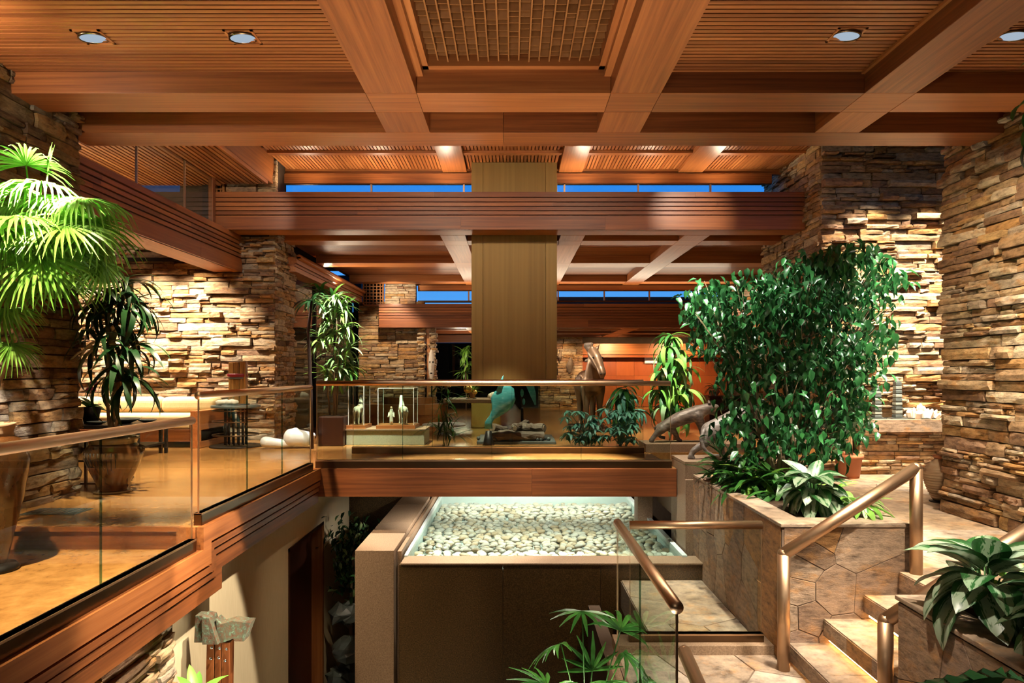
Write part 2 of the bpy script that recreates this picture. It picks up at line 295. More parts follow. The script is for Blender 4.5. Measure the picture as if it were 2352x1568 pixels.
# ---------------------------------------------------------------- mesh building
class MB:
    def __init__(s): s.v = []; s.f = []
    def add(s, v, f):
        k = len(s.v); s.v += [tuple(p) for p in v]; s.f += [tuple(i+k for i in q) for q in f]; return s
    def box(s, a, b):
        x0, y0, z0 = a; x1, y1, z1 = b
        return s.add([(x0, y0, z0), (x1, y0, z0), (x1, y1, z0), (x0, y1, z0), (x0, y0, z1), (x1, y0, z1), (x1, y1, z1), (x0, y1, z1)],
                     [(0, 3, 2, 1), (4, 5, 6, 7), (0, 1, 5, 4), (1, 2, 6, 5), (2, 3, 7, 6), (3, 0, 4, 7)])
    def prism(s, poly, h0, h1, fn, inset=0.0):
        """poly (u,v) extruded from h0 to h1; fn maps (u,v,h) to a point"""
        k = len(poly); cx = sum(p[0] for p in poly)/k; cy = sum(p[1] for p in poly)/k
        b = [fn(u, v, h0) for u, v in poly]
        if inset:
            m = [fn(u, v, h1-inset) for u, v in poly]
            t = []
            for u, v in poly:
                dx, dy = cx-u, cy-v; L = math.hypot(dx, dy) or 1; q = min(.4, inset*1.2/L); t.append(fn(u+dx*q, v+dy*q, h1))
            fs = [tuple(range(2*k, 3*k))]
            for i in range(k):
                j = (i+1) % k; fs += [(i, j, k+j, k+i), (k+i, k+j, 2*k+j, 2*k+i)]
            return s.add(b+m+t, fs)
        t = [fn(u, v, h1) for u, v in poly]
        fs = [tuple(range(k, 2*k)), tuple(range(k-1, -1, -1))]
        for i in range(k): j = (i+1) % k; fs.append((i, j, k+j, k+i))
        return s.add(b+t, fs)
    def tube(s, pts, rad, seg=8, caps=True):
        pts = [Vector(p) for p in pts]; n = len(pts)
        rads = rad if isinstance(rad, (list, tuple)) else [rad]*n
        vs = []; fs = []; up = None
        for i, p in enumerate(pts):
            t = (pts[min(i+1, n-1)]-pts[max(i-1, 0)]).normalized()
            if up is None:
                a = Vector((0, 0, 1)) if abs(t.z) < .9 else Vector((1, 0, 0)); u = t.cross(a).normalized()
            else:
                u = (up-t*up.dot(t)); u = u.normalized() if u.length > 1e-6 else t.orthogonal().normalized()
            up = u; w = t.cross(u)
            for k in range(seg):
                a = 2*PI*k/seg; vs.append(p+(u*math.cos(a)+w*math.sin(a))*rads[i])
        for i in range(n-1):
            for k in range(seg):
                a = i*seg+k; b = i*seg+(k+1) % seg; fs.append((a, b, b+seg, a+seg))
        if caps: fs.append(tuple(range(seg-1, -1, -1))); fs.append(tuple(range((n-1)*seg, n*seg)))
        return s.add(vs, fs)
    def lathe(s, prof, c=(0, 0, 0), seg=24, sx=1, sy=1, caps=True):
        vs = []; fs = []
        for r, z in prof:
            for k in range(seg):
                a = 2*PI*k/seg; vs.append((c[0]+r*sx*math.cos(a), c[1]+r*sy*math.sin(a), c[2]+z))
        for i in range(len(prof)-1):
            for k in range(seg):
                a = i*seg+k; b = i*seg+(k+1) % seg; fs.append((a, b, b+seg, a+seg))
        if caps: fs.append(tuple(range(seg-1, -1, -1))); fs.append(tuple(range((len(prof)-1)*seg, len(prof)*seg)))
        return s.add(vs, fs)
    def ball(s, c, r, seg=10, rings=6):
        if isinstance(r, (int, float)): r = (r, r, r)
        vs = [(c[0], c[1], c[2]-r[2])]; fs = []
        for i in range(1, rings):
            a = -PI/2+PI*i/rings
            for k in range(seg):
                b = 2*PI*k/seg; vs.append((c[0]+r[0]*math.cos(a)*math.cos(b), c[1]+r[1]*math.cos(a)*math.sin(b), c[2]+r[2]*math.sin(a)))
        vs.append((c[0], c[1], c[2]+r[2]))
        for k in range(seg): fs.append((0, 1+(k+1) % seg, 1+k))
        for i in range(rings-2):
            for k in range(seg):
                a = 1+i*seg+k; b = 1+i*seg+(k+1) % seg; fs.append((a, b, b+seg, a+seg))
        L = len(vs)-1; q = 1+(rings-2)*seg
        for k in range(seg): fs.append((q+k, q+(k+1) % seg, L))
        return s.add(vs, fs)
    def mesh(s, name, mat, smooth=False):
        me = bpy.data.meshes.new(name); me.from_pydata(s.v, [], s.f)
        if mat: me.materials.append(MATS[mat])
        if smooth: me.polygons.foreach_set('use_smooth', [True]*len(me.polygons))
        me.update(); return me
    def build(s, name, mat, parent=None, smooth=False, bevel=0):
        o = bpy.data.objects.new(name, s.mesh(name, mat, smooth)); C.objects.link(o)
        if parent: o.parent = parent; o.matrix_parent_inverse = parent.matrix_basis.inverted()
        if bevel:
            b = o.modifiers.new('bevel', 'BEVEL'); b.width = bevel; b.segments = 2; b.limit_method = 'ANGLE'
        return o
def inst(name, me, parent, mat4):
    """an object sharing mesh data, placed in world space under an unrotated parent"""
    o = bpy.data.objects.new(name, me); C.objects.link(o)
    if parent: o.parent = parent; o.matrix_parent_inverse = parent.matrix_basis.inverted()
    o.matrix_basis = mat4
    return o
def tag(o, label, cat, group=None, kind=None):
    o['label'] = label; o['category'] = cat
    if group: o['group'] = group
    if kind: o['kind'] = kind
    return o
def thing(name, label, cat, loc=(0, 0, 0), group=None, kind=None):
    o = bpy.data.objects.new(name, None); C.objects.link(o); o.location = loc; o.empty_display_size = .1
    return tag(o, label, cat, group, kind)
def box(name, a, b, mat, parent=None, bevel=0):
    return MB().box(a, b).build(name, mat, parent, bevel=bevel)
def onscreen(p, m=70):
    if p[1] < .3: return False
    x = VX+F*p[0]/p[1]; y = VY-F*p[2]/p[1]
    return -m < x < 2352+m and -m < y < 1568+m
def joined(name, mat, parent, items, smooth=False):
    """items: (mesh verts array, faces, matrix) joined into one 'stuff' part"""
    vs = []; fs = []; k = 0
    for v, f, M in items:
        A = np.array(M); p = v@A[:3, :3].T+A[:3, 3]; vs.append(p); fs += [tuple(i+k for i in q) for q in f]; k += len(v)
    if not vs: return None
    me = bpy.data.meshes.new(name); me.from_pydata(np.concatenate(vs).tolist(), [], fs); me.materials.append(MATS[mat])
    if smooth: me.polygons.foreach_set('use_smooth', [True]*len(me.polygons))
    o = bpy.data.objects.new(name, me); C.objects.link(o); o['kind'] = 'stuff'
    if parent: o.parent = parent; o.matrix_parent_inverse = parent.matrix_basis.inverted()
    return o
def data_of(me):
    return np.array([v.co[:] for v in me.vertices]), [tuple(p.vertices) for p in me.polygons]
def scatter(name, variants, mats4, parent, mat, limit=300, smooth=False):
    """the `limit` instances that show largest become objects, the rest one stuff part"""
    def key(t):
        p = t[1].translation; s = t[1].to_scale(); d = max(p.y, .3)
        return -(s.x*max(s.y, s.z)/(d*d))*(1 if onscreen(p) else .001)
    L = sorted(mats4, key=key); vis = [t for t in L if onscreen(t[1].translation)]
    keep = vis[:limit]; ids = set(id(t) for t in keep)
    for k, M in keep: inst(name, variants[k], parent, M)
    rest = [t for t in L if id(t) not in ids]
    if rest:
        D = [data_of(m) for m in variants]
        joined(name+'_fill', mat, parent, [(D[k][0], D[k][1], M) for k, M in rest], smooth)
def blob(name, caps, mat, parent=None, voxel=.02, smooth=6, at=None):
    """tapered capsules merged into one continuous skin"""
    mb = MB()
    for p0, r0, p1, r1 in caps:
        a = Vector(p0); b = Vector(p1); d = (b-a).length
        mb.ball(a, r0, 12, 8); mb.ball(b, r1, 12, 8)
        if d > 1e-4:
            mb.tube([a, b], [r0, r1], 12)
    if at is not None: mb.v = [tuple(at@Vector(p)) for p in mb.v]
    o = mb.build(name, mat, None)
    r = o.modifiers.new('r', 'REMESH'); r.mode = 'VOXEL'; r.voxel_size = voxel; r.use_smooth_shade = True
    s = o.modifiers.new('s', 'SMOOTH'); s.iterations = smooth; s.factor = .5
    dg = bpy.context.evaluated_depsgraph_get(); me = bpy.data.meshes.new_from_object(o.evaluated_get(dg))
    o.modifiers.clear(); o.data = me; me.name = name
    me.polygons.foreach_set('use_smooth', [True]*len(me.polygons))
    if parent: o.parent = parent; o.matrix_parent_inverse = parent.matrix_basis.inverted()
    return o

# ---------------------------------------------------------------- stone walls
def stone_variants(n=12, seed=3, mat='stone'):
    out = []; r = random.Random(seed)
    for i in range(n):
        nx, nz = 5, 3; vs = []; fs = []
        xs = [-.5+j/(nx-1) for j in range(nx)]
        top = [.5-r.random()*.07 for _ in xs]; bot = [-.5+r.random()*.07 for _ in xs]
        l = r.random()*.03; rr = r.random()*.03; dev = r.choice((.05, .12, .2)); slope = r.uniform(-.15, .15)
        for k in range(nz):
            for j, x in enumerate(xs):
                t = k/(nz-1); z = bot[j]+(top[j]-bot[j])*t
                ex = x+(l if j == 0 else -rr if j == nx-1 else r.uniform(-.06, .06))
                edge = (.10 if k in (0, 2) else 0)+(.10 if j in (0, nx-1) else 0)
                vs.append((ex, -.5+edge*r.uniform(.2, 1)+r.uniform(0, dev)*.7+slope*x, z))
        for k in range(nz-1):
            for j in range(nx-1):
                a = k*nx+j; fs.append((a, a+1, a+1+nx, a+nx))
        bd = [j for j in range(nx)]+[nx*k+nx-1 for k in range(1, nz)]+[nx*(nz-1)+j for j in range(nx-2, -1, -1)]+[nx*k for k in range(nz-2, 0, -1)]
        k0 = len(vs)
        for b in bd: vs.append((vs[b][0], .5, vs[b][2]))
        m = len(bd)
        for q in range(m): fs.append((bd[(q+1) % m], bd[q], k0+q, k0+(q+1) % m))
        me = bpy.data.meshes.new('stone'); me.from_pydata(vs, [], fs); me.materials.append(MATS[mat]); me.update(); out.append(me)
    return out
STONES = {'stone': stone_variants(), 'stone_shaded': stone_variants(mat='stone_shaded')}
def stone_wall(name, label, O, U, width, z0, z1, seed, course=(.10, .24), seglen=(.5, 1.3), depth=.05, thick=.3, mat='stone', limit=300, back=True, kind='structure', minsub=.045):
    """O: (x,y) of the face at its left end seen from the room; U: unit direction along the face; the face looks along (U.y,-U.x)"""
    r = random.Random(seed); N = Vector((U[1], -U[0], 0)); Uv = Vector((U[0], U[1], 0)); Ov = Vector((O[0], O[1], 0))
    t = thing(name, label, 'wall', (Ov+Uv*width/2+Vector((0, 0, z0)))[:], kind=kind)
    if back:
        fn = lambda u, v, h: Ov+Uv*u+Vector((0, 0, v))-N*h
        MB().prism([(0.02, z0), (width-.02, z0), (width-.02, z1), (0.02, z1)], .07, thick, fn).build('backing', 'mortar', t)
    R = Matrix.Rotation(math.atan2(U[1], U[0]), 4, 'Z'); L = []; z = z0
    nv = len(STONES[mat])
    while z < z1-.02:
        H = r.uniform(*course)
        if z+H > z1-.06: H = z1-z
        u = -r.uniform(0, .12)*0
        while u < width-.01:
            sl = r.uniform(*seglen)
            if u+sl > width-.25: sl = width-u
            k = r.choice((1, 1, 2, 2, 3, 3)); k = max(1, min(k, int(H/minsub)))
            if H > .15: k = max(k, 2)
            cuts = sorted(r.uniform(.8, 1.2) for _ in range(k)); S = sum(cuts); zz = z
            r.shuffle(cuts)
            for c in cuts:
                h = H*c/S; x = u; lim = u+sl
                while x < lim-.005:
                    ln = min(h*r.uniform(2.2, 8.5), 1.1)
                    if x+ln > lim-.12: ln = lim-x
                    p = r.choice((0, .2, .35, .5, .5, .7, .9, 1.35))*depth
                    d = .12+p
                    c3 = Ov+Uv*(x+ln/2)+Vector((0, 0, zz+h/2))+N*(p-d/2+.005)
                    M = Matrix.Translation(c3)@R@Matrix.Rotation(r.uniform(-.012, .012), 4, 'Y')@Matrix.Diagonal((ln-.004, d, h*1.0-.003, 1))
                    L.append((r.randrange(nv), M)); x += ln
                zz += h
            u += sl
        z += H
    scatter('stone', STONES[mat], L, t, mat, limit)
    return t

# ---------------------------------------------------------------- irregular flagstones
def clip(poly, nx, ny, d):
    out = []
    for i in range(len(poly)):
        a = poly[i]; b = poly[(i+1) % len(poly)]; da = a[0]*nx+a[1]*ny-d; db = b[0]*nx+b[1]*ny-d
        if da <= 0: out.append(a)
        if (da < 0) != (db < 0) and abs(da-db) > 1e-9:
            q = da/(da-db); out.append((a[0]+(b[0]-a[0])*q, a[1]+(b[1]-a[1])*q))
    return out
def voronoi(w, h, n, seed, gap=.012, relax=2, aspect=1.0):
    r = random.Random(seed); P = [(r.uniform(0, w), r.uniform(0, h)) for _ in range(n)]
    def cells(g):
        out = []
        for i, p in enumerate(P):
            poly = [(0, 0), (w, 0), (w, h), (0, h)]
            for j, q in enumerate(P):
                if j == i: continue
                dx, dy = (q[0]-p[0]), (q[1]-p[1])*aspect; L = math.hypot(dx, dy) or 1
                mx, my = (p[0]+q[0])/2, (p[1]+q[1])/2; nx, ny = dx/L, dy/L
                poly = clip(poly, nx, ny, mx*nx+my*ny-g/2)
                if len(poly) < 3: break
            out.append(poly)
        return out
    for _ in range(relax):
        cs = cells(0)
        P = [(p[0]*.4+.6*sum(q[0] for q in c)/len(c), p[1]*.4+.6*sum(q[1] for q in c)/len(c)) if len(c) > 2 else p for p, c in zip(P, cs)]
    return [c for c in cells(gap) if len(c) > 2]
def flagging(parent, fn, w, h, n, seed, mat='flag', gap=.012, t=.02, aspect=1.0, bev=.004):
    for c in voronoi(w, h, n, seed, gap, aspect=aspect):
        MB().prism(c, 0, t*rnd.uniform(.8, 1.1), fn, bev).build('flagstone', mat, parent)

# ---------------------------------------------------------------- leaves
def leaf_mesh(name, L, Wd, droop, mat, segs=6, shape='strap', fold=.15, curl0=0.0, wave=0.0):
    """blade along +X from the origin, arching down by droop radians over its length"""
    vs = []; fs = []; x = z = 0; a = curl0; st = L/segs
    for i in range(segs+1):
        t = i/segs
        if shape == 'strap': w = Wd*min(1, .35+3.2*t)*(1-max(0, t-.45)**1.6*2.2) if t < .999 else 0
        elif shape == 'oval': w = Wd*math.sin(PI*min(1, t**.8*.97+.03))**.75 if 0 < t < 1 else (Wd*.06 if t == 0 else 0)
        else: w = Wd*max(0, 1-t)
        w = max(w, .0008)/2
        dz = fold*w*2+wave*math.sin(t*9)*w
        vs += [(x, -w, z+dz), (x, 0, z), (x, w, z+dz-wave*math.sin(t*9)*w*2)]
        a -= droop/segs; x += math.cos(a)*st; z += math.sin(a)*st
    for i in range(segs):
        k = i*3; fs += [(k, k+3, k+4, k+1), (k+1, k+4, k+5, k+2)]
    me = bpy.data.meshes.new(name); me.from_pydata(vs, [], fs); me.materials.append(MATS[mat])
    me.polygons.foreach_set('use_smooth', [True]*len(fs)); me.update(); return me
def leaf_mat(loc, az, pitch, roll=0, s=1.0):
    return Matrix.Translation(loc)@Euler((roll, -pitch, az), 'XYZ').to_matrix().to_4x4()@Matrix.Scale(s, 4)
def fan_mesh(name, R, n, spread, wd, droop, mat, seed=0, segs=4):
    r = random.Random(seed); vs = []; fs = []
    for i in range(n):
        a0 = (-.5+i/(n-1))*spread; L = R*(1-.18*abs(-.5+i/(n-1))*2)*r.uniform(.9, 1.05); x = .0; z = 0; a = r.uniform(-.05, .1); st = L/segs; k = len(vs)
        for q in range(segs+1):
            t = q/segs; w = wd*(.3+1.6*t if t < .4 else 1-(t-.4)*1.45)/2; w = max(w, .001)
            ca, sa = math.cos(a0), math.sin(a0); h = w*.7
            for dy, dz in ((-w, h), (0, 0), (w, h)): vs.append((x*ca-dy*sa, x*sa+dy*ca, z+dz))
            a -= droop/segs*(1.5*t+.4); x += math.cos(a)*st; z += math.sin(a)*st
        for q in range(segs):
            b = k+q*3; fs += [(b, b+3, b+4, b+1), (b+1, b+4, b+5, b+2)]
    me = bpy.data.meshes.new(name); me.from_pydata(vs, [], fs); me.materials.append(MATS[mat]); me.update(); return me
def whorl(parent, c, meshes, n, pitch=(-.3, .9), s=(.8, 1.1), r=rnd, az=(0, 2*PI), spread=.02, name='leaf', ring=None):
    c = Vector(c)
    for i in range(n):
        a = az[0]+(az[1]-az[0])*(i+r.random()*.8)/n if ring is None else r.uniform(*az)
        p = r.uniform(*pitch)
        inst(name, r.choice(meshes), parent, leaf_mat(c+Vector((r.uniform(-spread, spread), r.uniform(-spread, spread), r.uniform(-spread, spread))), a, p, r.uniform(-.25, .25), r.uniform(*s)))

# ================================================================ THE SHELL
ZU, ZL, ZR, ZN, ZB = -1.22, -1.40, -1.62, -2.36, -4.40      # floors: upper, lower left, right, stair landing, basement
ZBEAM, ZSLAT = 2.453, 2.64
BX = [(-1.29, -.84), (.87, 1.31), (3.10, 3.55)]
def struct(o, label, cat): return tag(o, label, cat, kind='structure')
# ---- floors
f = thing('floor', 'polished amber cork floor of the upper level beside the sofa and far rooms', 'floor', (-5, 9, ZU), kind='structure')
box('slab', (-9.5, 5.42, ZU-.30), (-2.645, 13.4, ZU), 'cork', f); box('edge_strip', (-2.645, 5.42, ZU), (-2.535, 8.7, ZU+.004), 'cork', f); box('slab', (-2.645, 8.7, ZU-.3), (-2.44, 13.4, ZU), 'cork', f)
box('slab', (-2.44, 10.36, ZU-.30), (3.7, 11.2, ZU), 'cork', f); box('slab', (-2.44, 11.2, ZU-.30), (5.04, 13.4, ZU), 'cork', f)
box('slab', (-9.5, 13.4, ZU-.30), (8.5, 26, ZU), 'cork', f)
box('riser', (-4.4, 5.40, ZL), (-2.44, 5.42, ZU-.035), 'wood_x', f)
box('nosing', (-4.4, 5.38, ZU-.035), (-2.44, 5.42, ZU+.001), 'woodl_x', f)
f = thing('floor', 'sunken polished cork floor in front of the wooden step at the left', 'floor', (-3.5, 3, ZL), kind='structure')
box('slab', (-9.5, -4, ZL-.30), (-2.645, 5.42, ZL), 'cork', f); box('edge_strip', (-2.645, 1.2, ZL), (-2.535, 5.37, ZL+.004), 'cork', f)
f = thing('floor', 'pale flagstone floor of the right hall at the top of the stairs', 'floor', (6, 8, ZR), kind='structure')
MB().box((3.147, 4.4, ZR-.32), (9.5, 11.16, ZR-.012)).box((2.19, 8.05, ZR-.32), (3.147, 10.3, ZR-.012)).build('bed', 'grout', f)
flagging(f, lambda u, v, h: Vector((3.15+u, 4.4+v, ZR-.012+h)), 4.2, 6.6, 34, 5, 'flag_floor', .008, .012, 1.0, .003)
f = thing('floor', 'flagstone landing at the foot of the short stone stairs', 'floor', (1.5, 4, ZN), kind='structure')
MB().box((.87, 1.0, ZN-.3), (2.47, 5.74, ZN-.012)).box((2.47, 1, ZN-.3), (3.2, 5.55, ZN-.012)).build('bed', 'grout', f)
flagging(f, lambda u, v, h: Vector((.89+u, 3.0+v, ZN-.012+h)), 1.56, 2.72, 16, 11, 'flag_floor', .01, .012, 1.0, .003)
f = thing('floor', 'grey stone floor behind the glass guard beside the pebble pool', 'floor', (1.7, 6.8, -2.4), kind='structure')
MB().box((1.25, 5.94, -2.7), (2.19, 7.86, -2.40)).build('bed', 'grout', f)
flagging(f, lambda u, v, h: Vector((1.26+u, 5.95+v, -2.40+h)), .92, 1.9, 6, 4, 'flag_floor', .01, .012, 1.0, .003)
struct(box('floor', (-9.5, -4, ZB-.2), (9.5, 13, ZB), 'slate'), 'dark basement floor far below the balcony', 'floor')
struct(box('floor', (-9.5, -4, ZN-.9), (.86, 2.2, ZN-.6), 'slate'), 'dark floor under the viewing place in front of the void', 'floor')

# ---- near ceiling
ce = thing('ceiling', 'near redwood ceiling of slats, deep beams and a lattice coffer overhead', 'ceiling', (0, 5, ZBEAM), kind='structure')
def seg_x(x0, x1, y0, y1, z0=ZBEAM, z1=2.95, m='wood_x', p=ce): return box('beam', (x0+.0015, y0, z0), (x1-.0015, y1, z1), m, p, bevel=.004)
XS = [-4.6, -1.29, -.84, .87, 1.31, 3.10, 3.55, 5.3]
for i in range(7): seg_x(XS[i], XS[i+1], 6.0, 6.44)
for a, b in ((-4.6, -.09), (-.09, 5.3)): seg_x(a, b, 6.99, 7.40)
for a, b in BX:
    for y0, y1 in ((-4, 1.6), (2.04, 5.9985), (6.4415, 6.9885)): box('beam', (a, y0, ZBEAM), (b, y1, 2.95), 'wood_y', ce, bevel=.004)
for i in range(7): seg_x(XS[i], XS[i+1], 1.6, 2.04)
box('panel', (-4.6, 6.44, 2.72), (5.3, 6.99, 2.76), 'wood_x', ce)
for a, b in ((-4.6, -1.29), (1.31, 3.10), (3.55, 5.3)):
    box('panel', (a, -4, 2.70), (b, 6.0, 2.76), 'wood_x', ce)
    sm = MB().box((a+.03, -.022, 0), (b-.03, .022, .042)).mesh('slat', 'wood_x')
    y = 2.1
    while y < 5.97:
        inst('slat', sm, ce, Matrix.Translation((0, y+.03, ZSLAT+rnd.uniform(-.001, .001)))); y += .0585
    box('edge_strip', (a, 2.04, ZSLAT-.02), (a+.03, 6.0, 2.70), 'woodl_y', ce); box('edge_strip', (b-.03, 2.04, ZSLAT-.02), (b, 6.0, 2.70), 'woodl_y', ce)
# coffer with egg-crate lattice
box('panel', (-.84, 2.04, 2.86), (.87, 6.0, 2.90), 'wood_grid', ce)
for x0, x1, z in ((-.84, -.78, 2.60), (-.78, -.73, 2.66), (.81, .87, 2.60), (.76, .81, 2.66)):
    box('coffer_frame', (x0, 2.04, z), (x1, 6.0, 2.9), 'woodl_y', ce)
box('coffer_frame', (-.78, 5.93, 2.66), (.81, 6.0, 2.9), 'woodl_x', ce)
nb = 17; x0, x1 = -.73, .76; st = (x1-x0)/nb
lb = MB().box((-.006, 2.04, 0), (.006, 5.93, .13)).mesh('lattice_bar', 'wood_grid')
cb_ = MB().box((-st/2+.007, -.005, 0), (st/2-.007, .005, .10)).mesh('lattice_bar', 'wood_grid')
for i in range(1, nb): inst('lattice_bar', lb, ce, Matrix.Translation((x0+i*st, 0, 2.70+rnd.uniform(-.008, .012))))
for i in range(nb):
    o = rnd.uniform(0, .05)
    for j in range(13):
        inst('lattice_bar', cb_, ce, Matrix.Translation((x0+(i+.5)*st, 5.88-j*.104-o*.6, 2.715+rnd.uniform(-.008, .02)))@Matrix.Rotation(rnd.uniform(.12, .3), 4, 'X'))
# unseen roof slabs added over everything to keep the dusk out
struct(box('ceiling', (-10, -4, 2.96), (10, 7.40, 3.1), 'dark'), 'dark roof slab added unseen above the near ceiling against the dusk', 'ceiling')
struct(box('ceiling', (-10, 6.9, 4.15), (10, 12.9, 4.3), 'dark'), 'dark roof slab added unseen above the raised ceiling against the dusk', 'ceiling')
struct(box('ceiling', (-10, 12.9, 2.86), (10, 19.3, 2.95), 'dark'), 'dark roof slab added unseen above the middle ceiling against the dusk', 'ceiling')
struct(box('ceiling', (-10, 19.3, 1.62), (10, 26, 1.7), 'dark'), 'dark roof slab added unseen above the far ceiling against the dusk', 'ceiling')

# ---- raised ceiling with clerestory
cr = thing('ceiling', 'raised redwood slat ceiling glowing above the first clerestory window', 'ceiling', (0, 10, 3.73), kind='structure')
ZR1 = 3.73
for a, b in BX:
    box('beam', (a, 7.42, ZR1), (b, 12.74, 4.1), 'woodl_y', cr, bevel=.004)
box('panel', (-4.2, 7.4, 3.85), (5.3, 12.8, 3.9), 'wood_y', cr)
sm = MB().box((-.022, 7.42, 0), (.022, 11.7, .045)).mesh('slat', 'woodl_y'); sm2 = MB().box((-.022, 11.84, -.05), (.022, 12.7, .0)).mesh('slat', 'woodl_y')
for a, b in ((-4.2, -1.29), (-.84, .87), (1.31, 3.10), (3.55, 5.05)):
    x = a+.035
    while x < b-.02:
        inst('slat', sm, cr, Matrix.Translation((x, 0, 3.80))); inst('slat', sm2, cr, Matrix.Translation((x, 0, 3.83))); x += .0615
    box('cross_strip', (a, 11.7, 3.76), (b, 11.83, 3.86), 'woodl_x', cr)
# dropped slat soffit over the left
sf = thing('ceiling', 'dropped redwood slat soffit at the upper left beside the glass', 'ceiling', (-5, 9.5, 3.3), kind='structure')
box('panel', (-9, 7.4, 3.37), (-4.28, 12.3, 4.1), 'wood_y', sf)
sm = MB().box((-.026, 7.42, 0), (.026, 12.0, .06)).mesh('slat', 'woodl_y')
x = -7.6
while x < -4.3: inst('slat', sm, sf, Matrix.Translation((x, 0, 3.31+(.0 if x > -5.1 else -.03)))); x += .082
# clerestory one
def clerestory(name, label, y, x0, x1, zg0, zg1, zh, muls, hood=None, mw=.03):
    w = thing(name, label, 'window', ((x0+x1)/2, y, zg0), kind='structure')
    box('header', (x0, y-.02, zg1), (x1, y+.10, zh), 'woodl_x', w); box('upper_board', (x0-.3, y+.03, zh), (x1+.3, y+.12, zh+.40), 'woodl_x', w); box('sill', (x0, y-.05, zg0-.05), (x1, y+.1, zg0), 'bronze_dark', w)
    box('rail', (x0, y-.01, zg1-.02), (x1, y+.05, zg1), 'bronze_dark', w)
    cuts = [x0]+list(muls)+[x1]
    for i in range(len(cuts)-1):
        a, b = cuts[i], cuts[i+1]
        if hood and a < hood[1]-.01 and b > hood[0]+.01: continue
        box('pane', (a+.01, y+.02, zg0), (b-.01, y+.028, zg1-.02), 'glass', w)
    for m in muls: box('mullion', (m-mw/2, y-.01, zg0), (m+mw/2, y+.05, zg1), 'bronze', w)
    return w
yc = 12.76
clerestory('window_1', 'upper clerestory strip showing blue dusk sky above the long ribbed beam', yc, -4.36, 4.85, 3.05, 3.53, 3.71,
           [-2.63, -.90, -.74, .83, .98, 2.36, 3.71], hood=(-.74, .83))
# ---- middle ceiling
c2 = thing('ceiling', 'middle redwood ceiling of crossing beams behind the long ribbed beam', 'ceiling', (0, 16, ZBEAM), kind='structure')
for y0, y1 in ((12.74, 13.17), (15.32, 15.89), (18.45, 18.95)):
    X2 = [-4.4, -1.29, -.84, .87, 1.31, 3.10, 3.55, 8]
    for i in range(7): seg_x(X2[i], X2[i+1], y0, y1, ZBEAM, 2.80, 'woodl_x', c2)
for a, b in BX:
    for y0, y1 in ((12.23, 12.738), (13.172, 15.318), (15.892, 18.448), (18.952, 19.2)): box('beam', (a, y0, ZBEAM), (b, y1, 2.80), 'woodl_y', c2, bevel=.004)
box('panel', (-4.6, 12.21, 2.68), (8, 19.25, 2.72), 'wood_x', c2)
sm = {}
for a, b in ((-4.4, -1.29), (-.84, .87), (1.31, 3.10), (3.55, 8)):
    m_ = MB().box((a, -.03, 0), (b, .03, .045)).mesh('slat', 'wood_x')
    for ya, yb in ((13.2, 15.3), (15.92, 18.44)):
        y = ya
        while y < yb: inst('slat', m_, c2, Matrix.Translation((0, y+.03, 2.625))); y += .0835
clerestory('window_2', 'lower clerestory strip of blue sky far behind the brass hood', 19.23, -2.65, 6.2, 2.02, 2.31, 2.453, [-1.22, .05, .12, 1.30, 2.60, 3.87, 5.1], mw=.04)
# ---- far ceiling
c3 = thing('ceiling', 'far low redwood ceiling with beams above the bronze horse', 'ceiling', (2, 22, 1.22), kind='structure')
for y0, y1 in ((19.5, 19.9), (21.3, 21.8), (23.4, 23.9)): box('beam', (-3.6, y0, 1.22), (8, y1, 1.5), 'wood_x', c3)
for a, b in BX:
    for y0, y1 in ((19.05, 19.5), (19.9, 21.3), (21.8, 23.4)): box('beam', (a, y0, 1.22), (b, y1, 1.5), 'woodl_y', c3)
box('panel', (-4.6, 19.3, 1.40), (8, 25, 1.46), 'wood_x', c3)
box('grille', (-2.4, 23.2, 1.30), (6, 23.4, 1.36), 'woodl_x', c3)

# ---- ribbed beams
PROF = [(0, .085, 0), (.085, .108, .05), (.108, .163, .004), (.163, .183, .05), (.183, .238, .004), (.238, .258, .05), (.258, .313, .004), (.313, .333, .05), (.333, .388, .004), (.388, .404, .05), (.404, .430, .012), (.430, .647, 0)]
def ribbed_x(name, label, x0, x1, y, ztop, depth, H=.647, m='wood_x'):
    t = thing(name, label, 'beam', ((x0+x1)/2, y, ztop-H), kind='structure'); k = H/.647
    box('core', (x0+.02, y+.055, ztop-H+.02), (x1-.02, y+depth, ztop), m, t); box('soffit', (x0+.02, y+.03, ztop-H), (x1-.02, y+depth, ztop-H+.02), m, t)
    for a, b, p in PROF:
        cs = [x0+(.015 if p > .03 else 0)]
        while cs[-1] < x1-3.5: cs.append(cs[-1]+rnd.uniform(2.0, 4.5))
        if cs[-1] > x1-1: cs.pop()
        cs.append(x1)
        for i in range(len(cs)-1): box('board', (cs[i]+.001, y+p, ztop-b*k), (cs[i+1]-.001, y+.06, ztop-a*k), m, t)
    return t
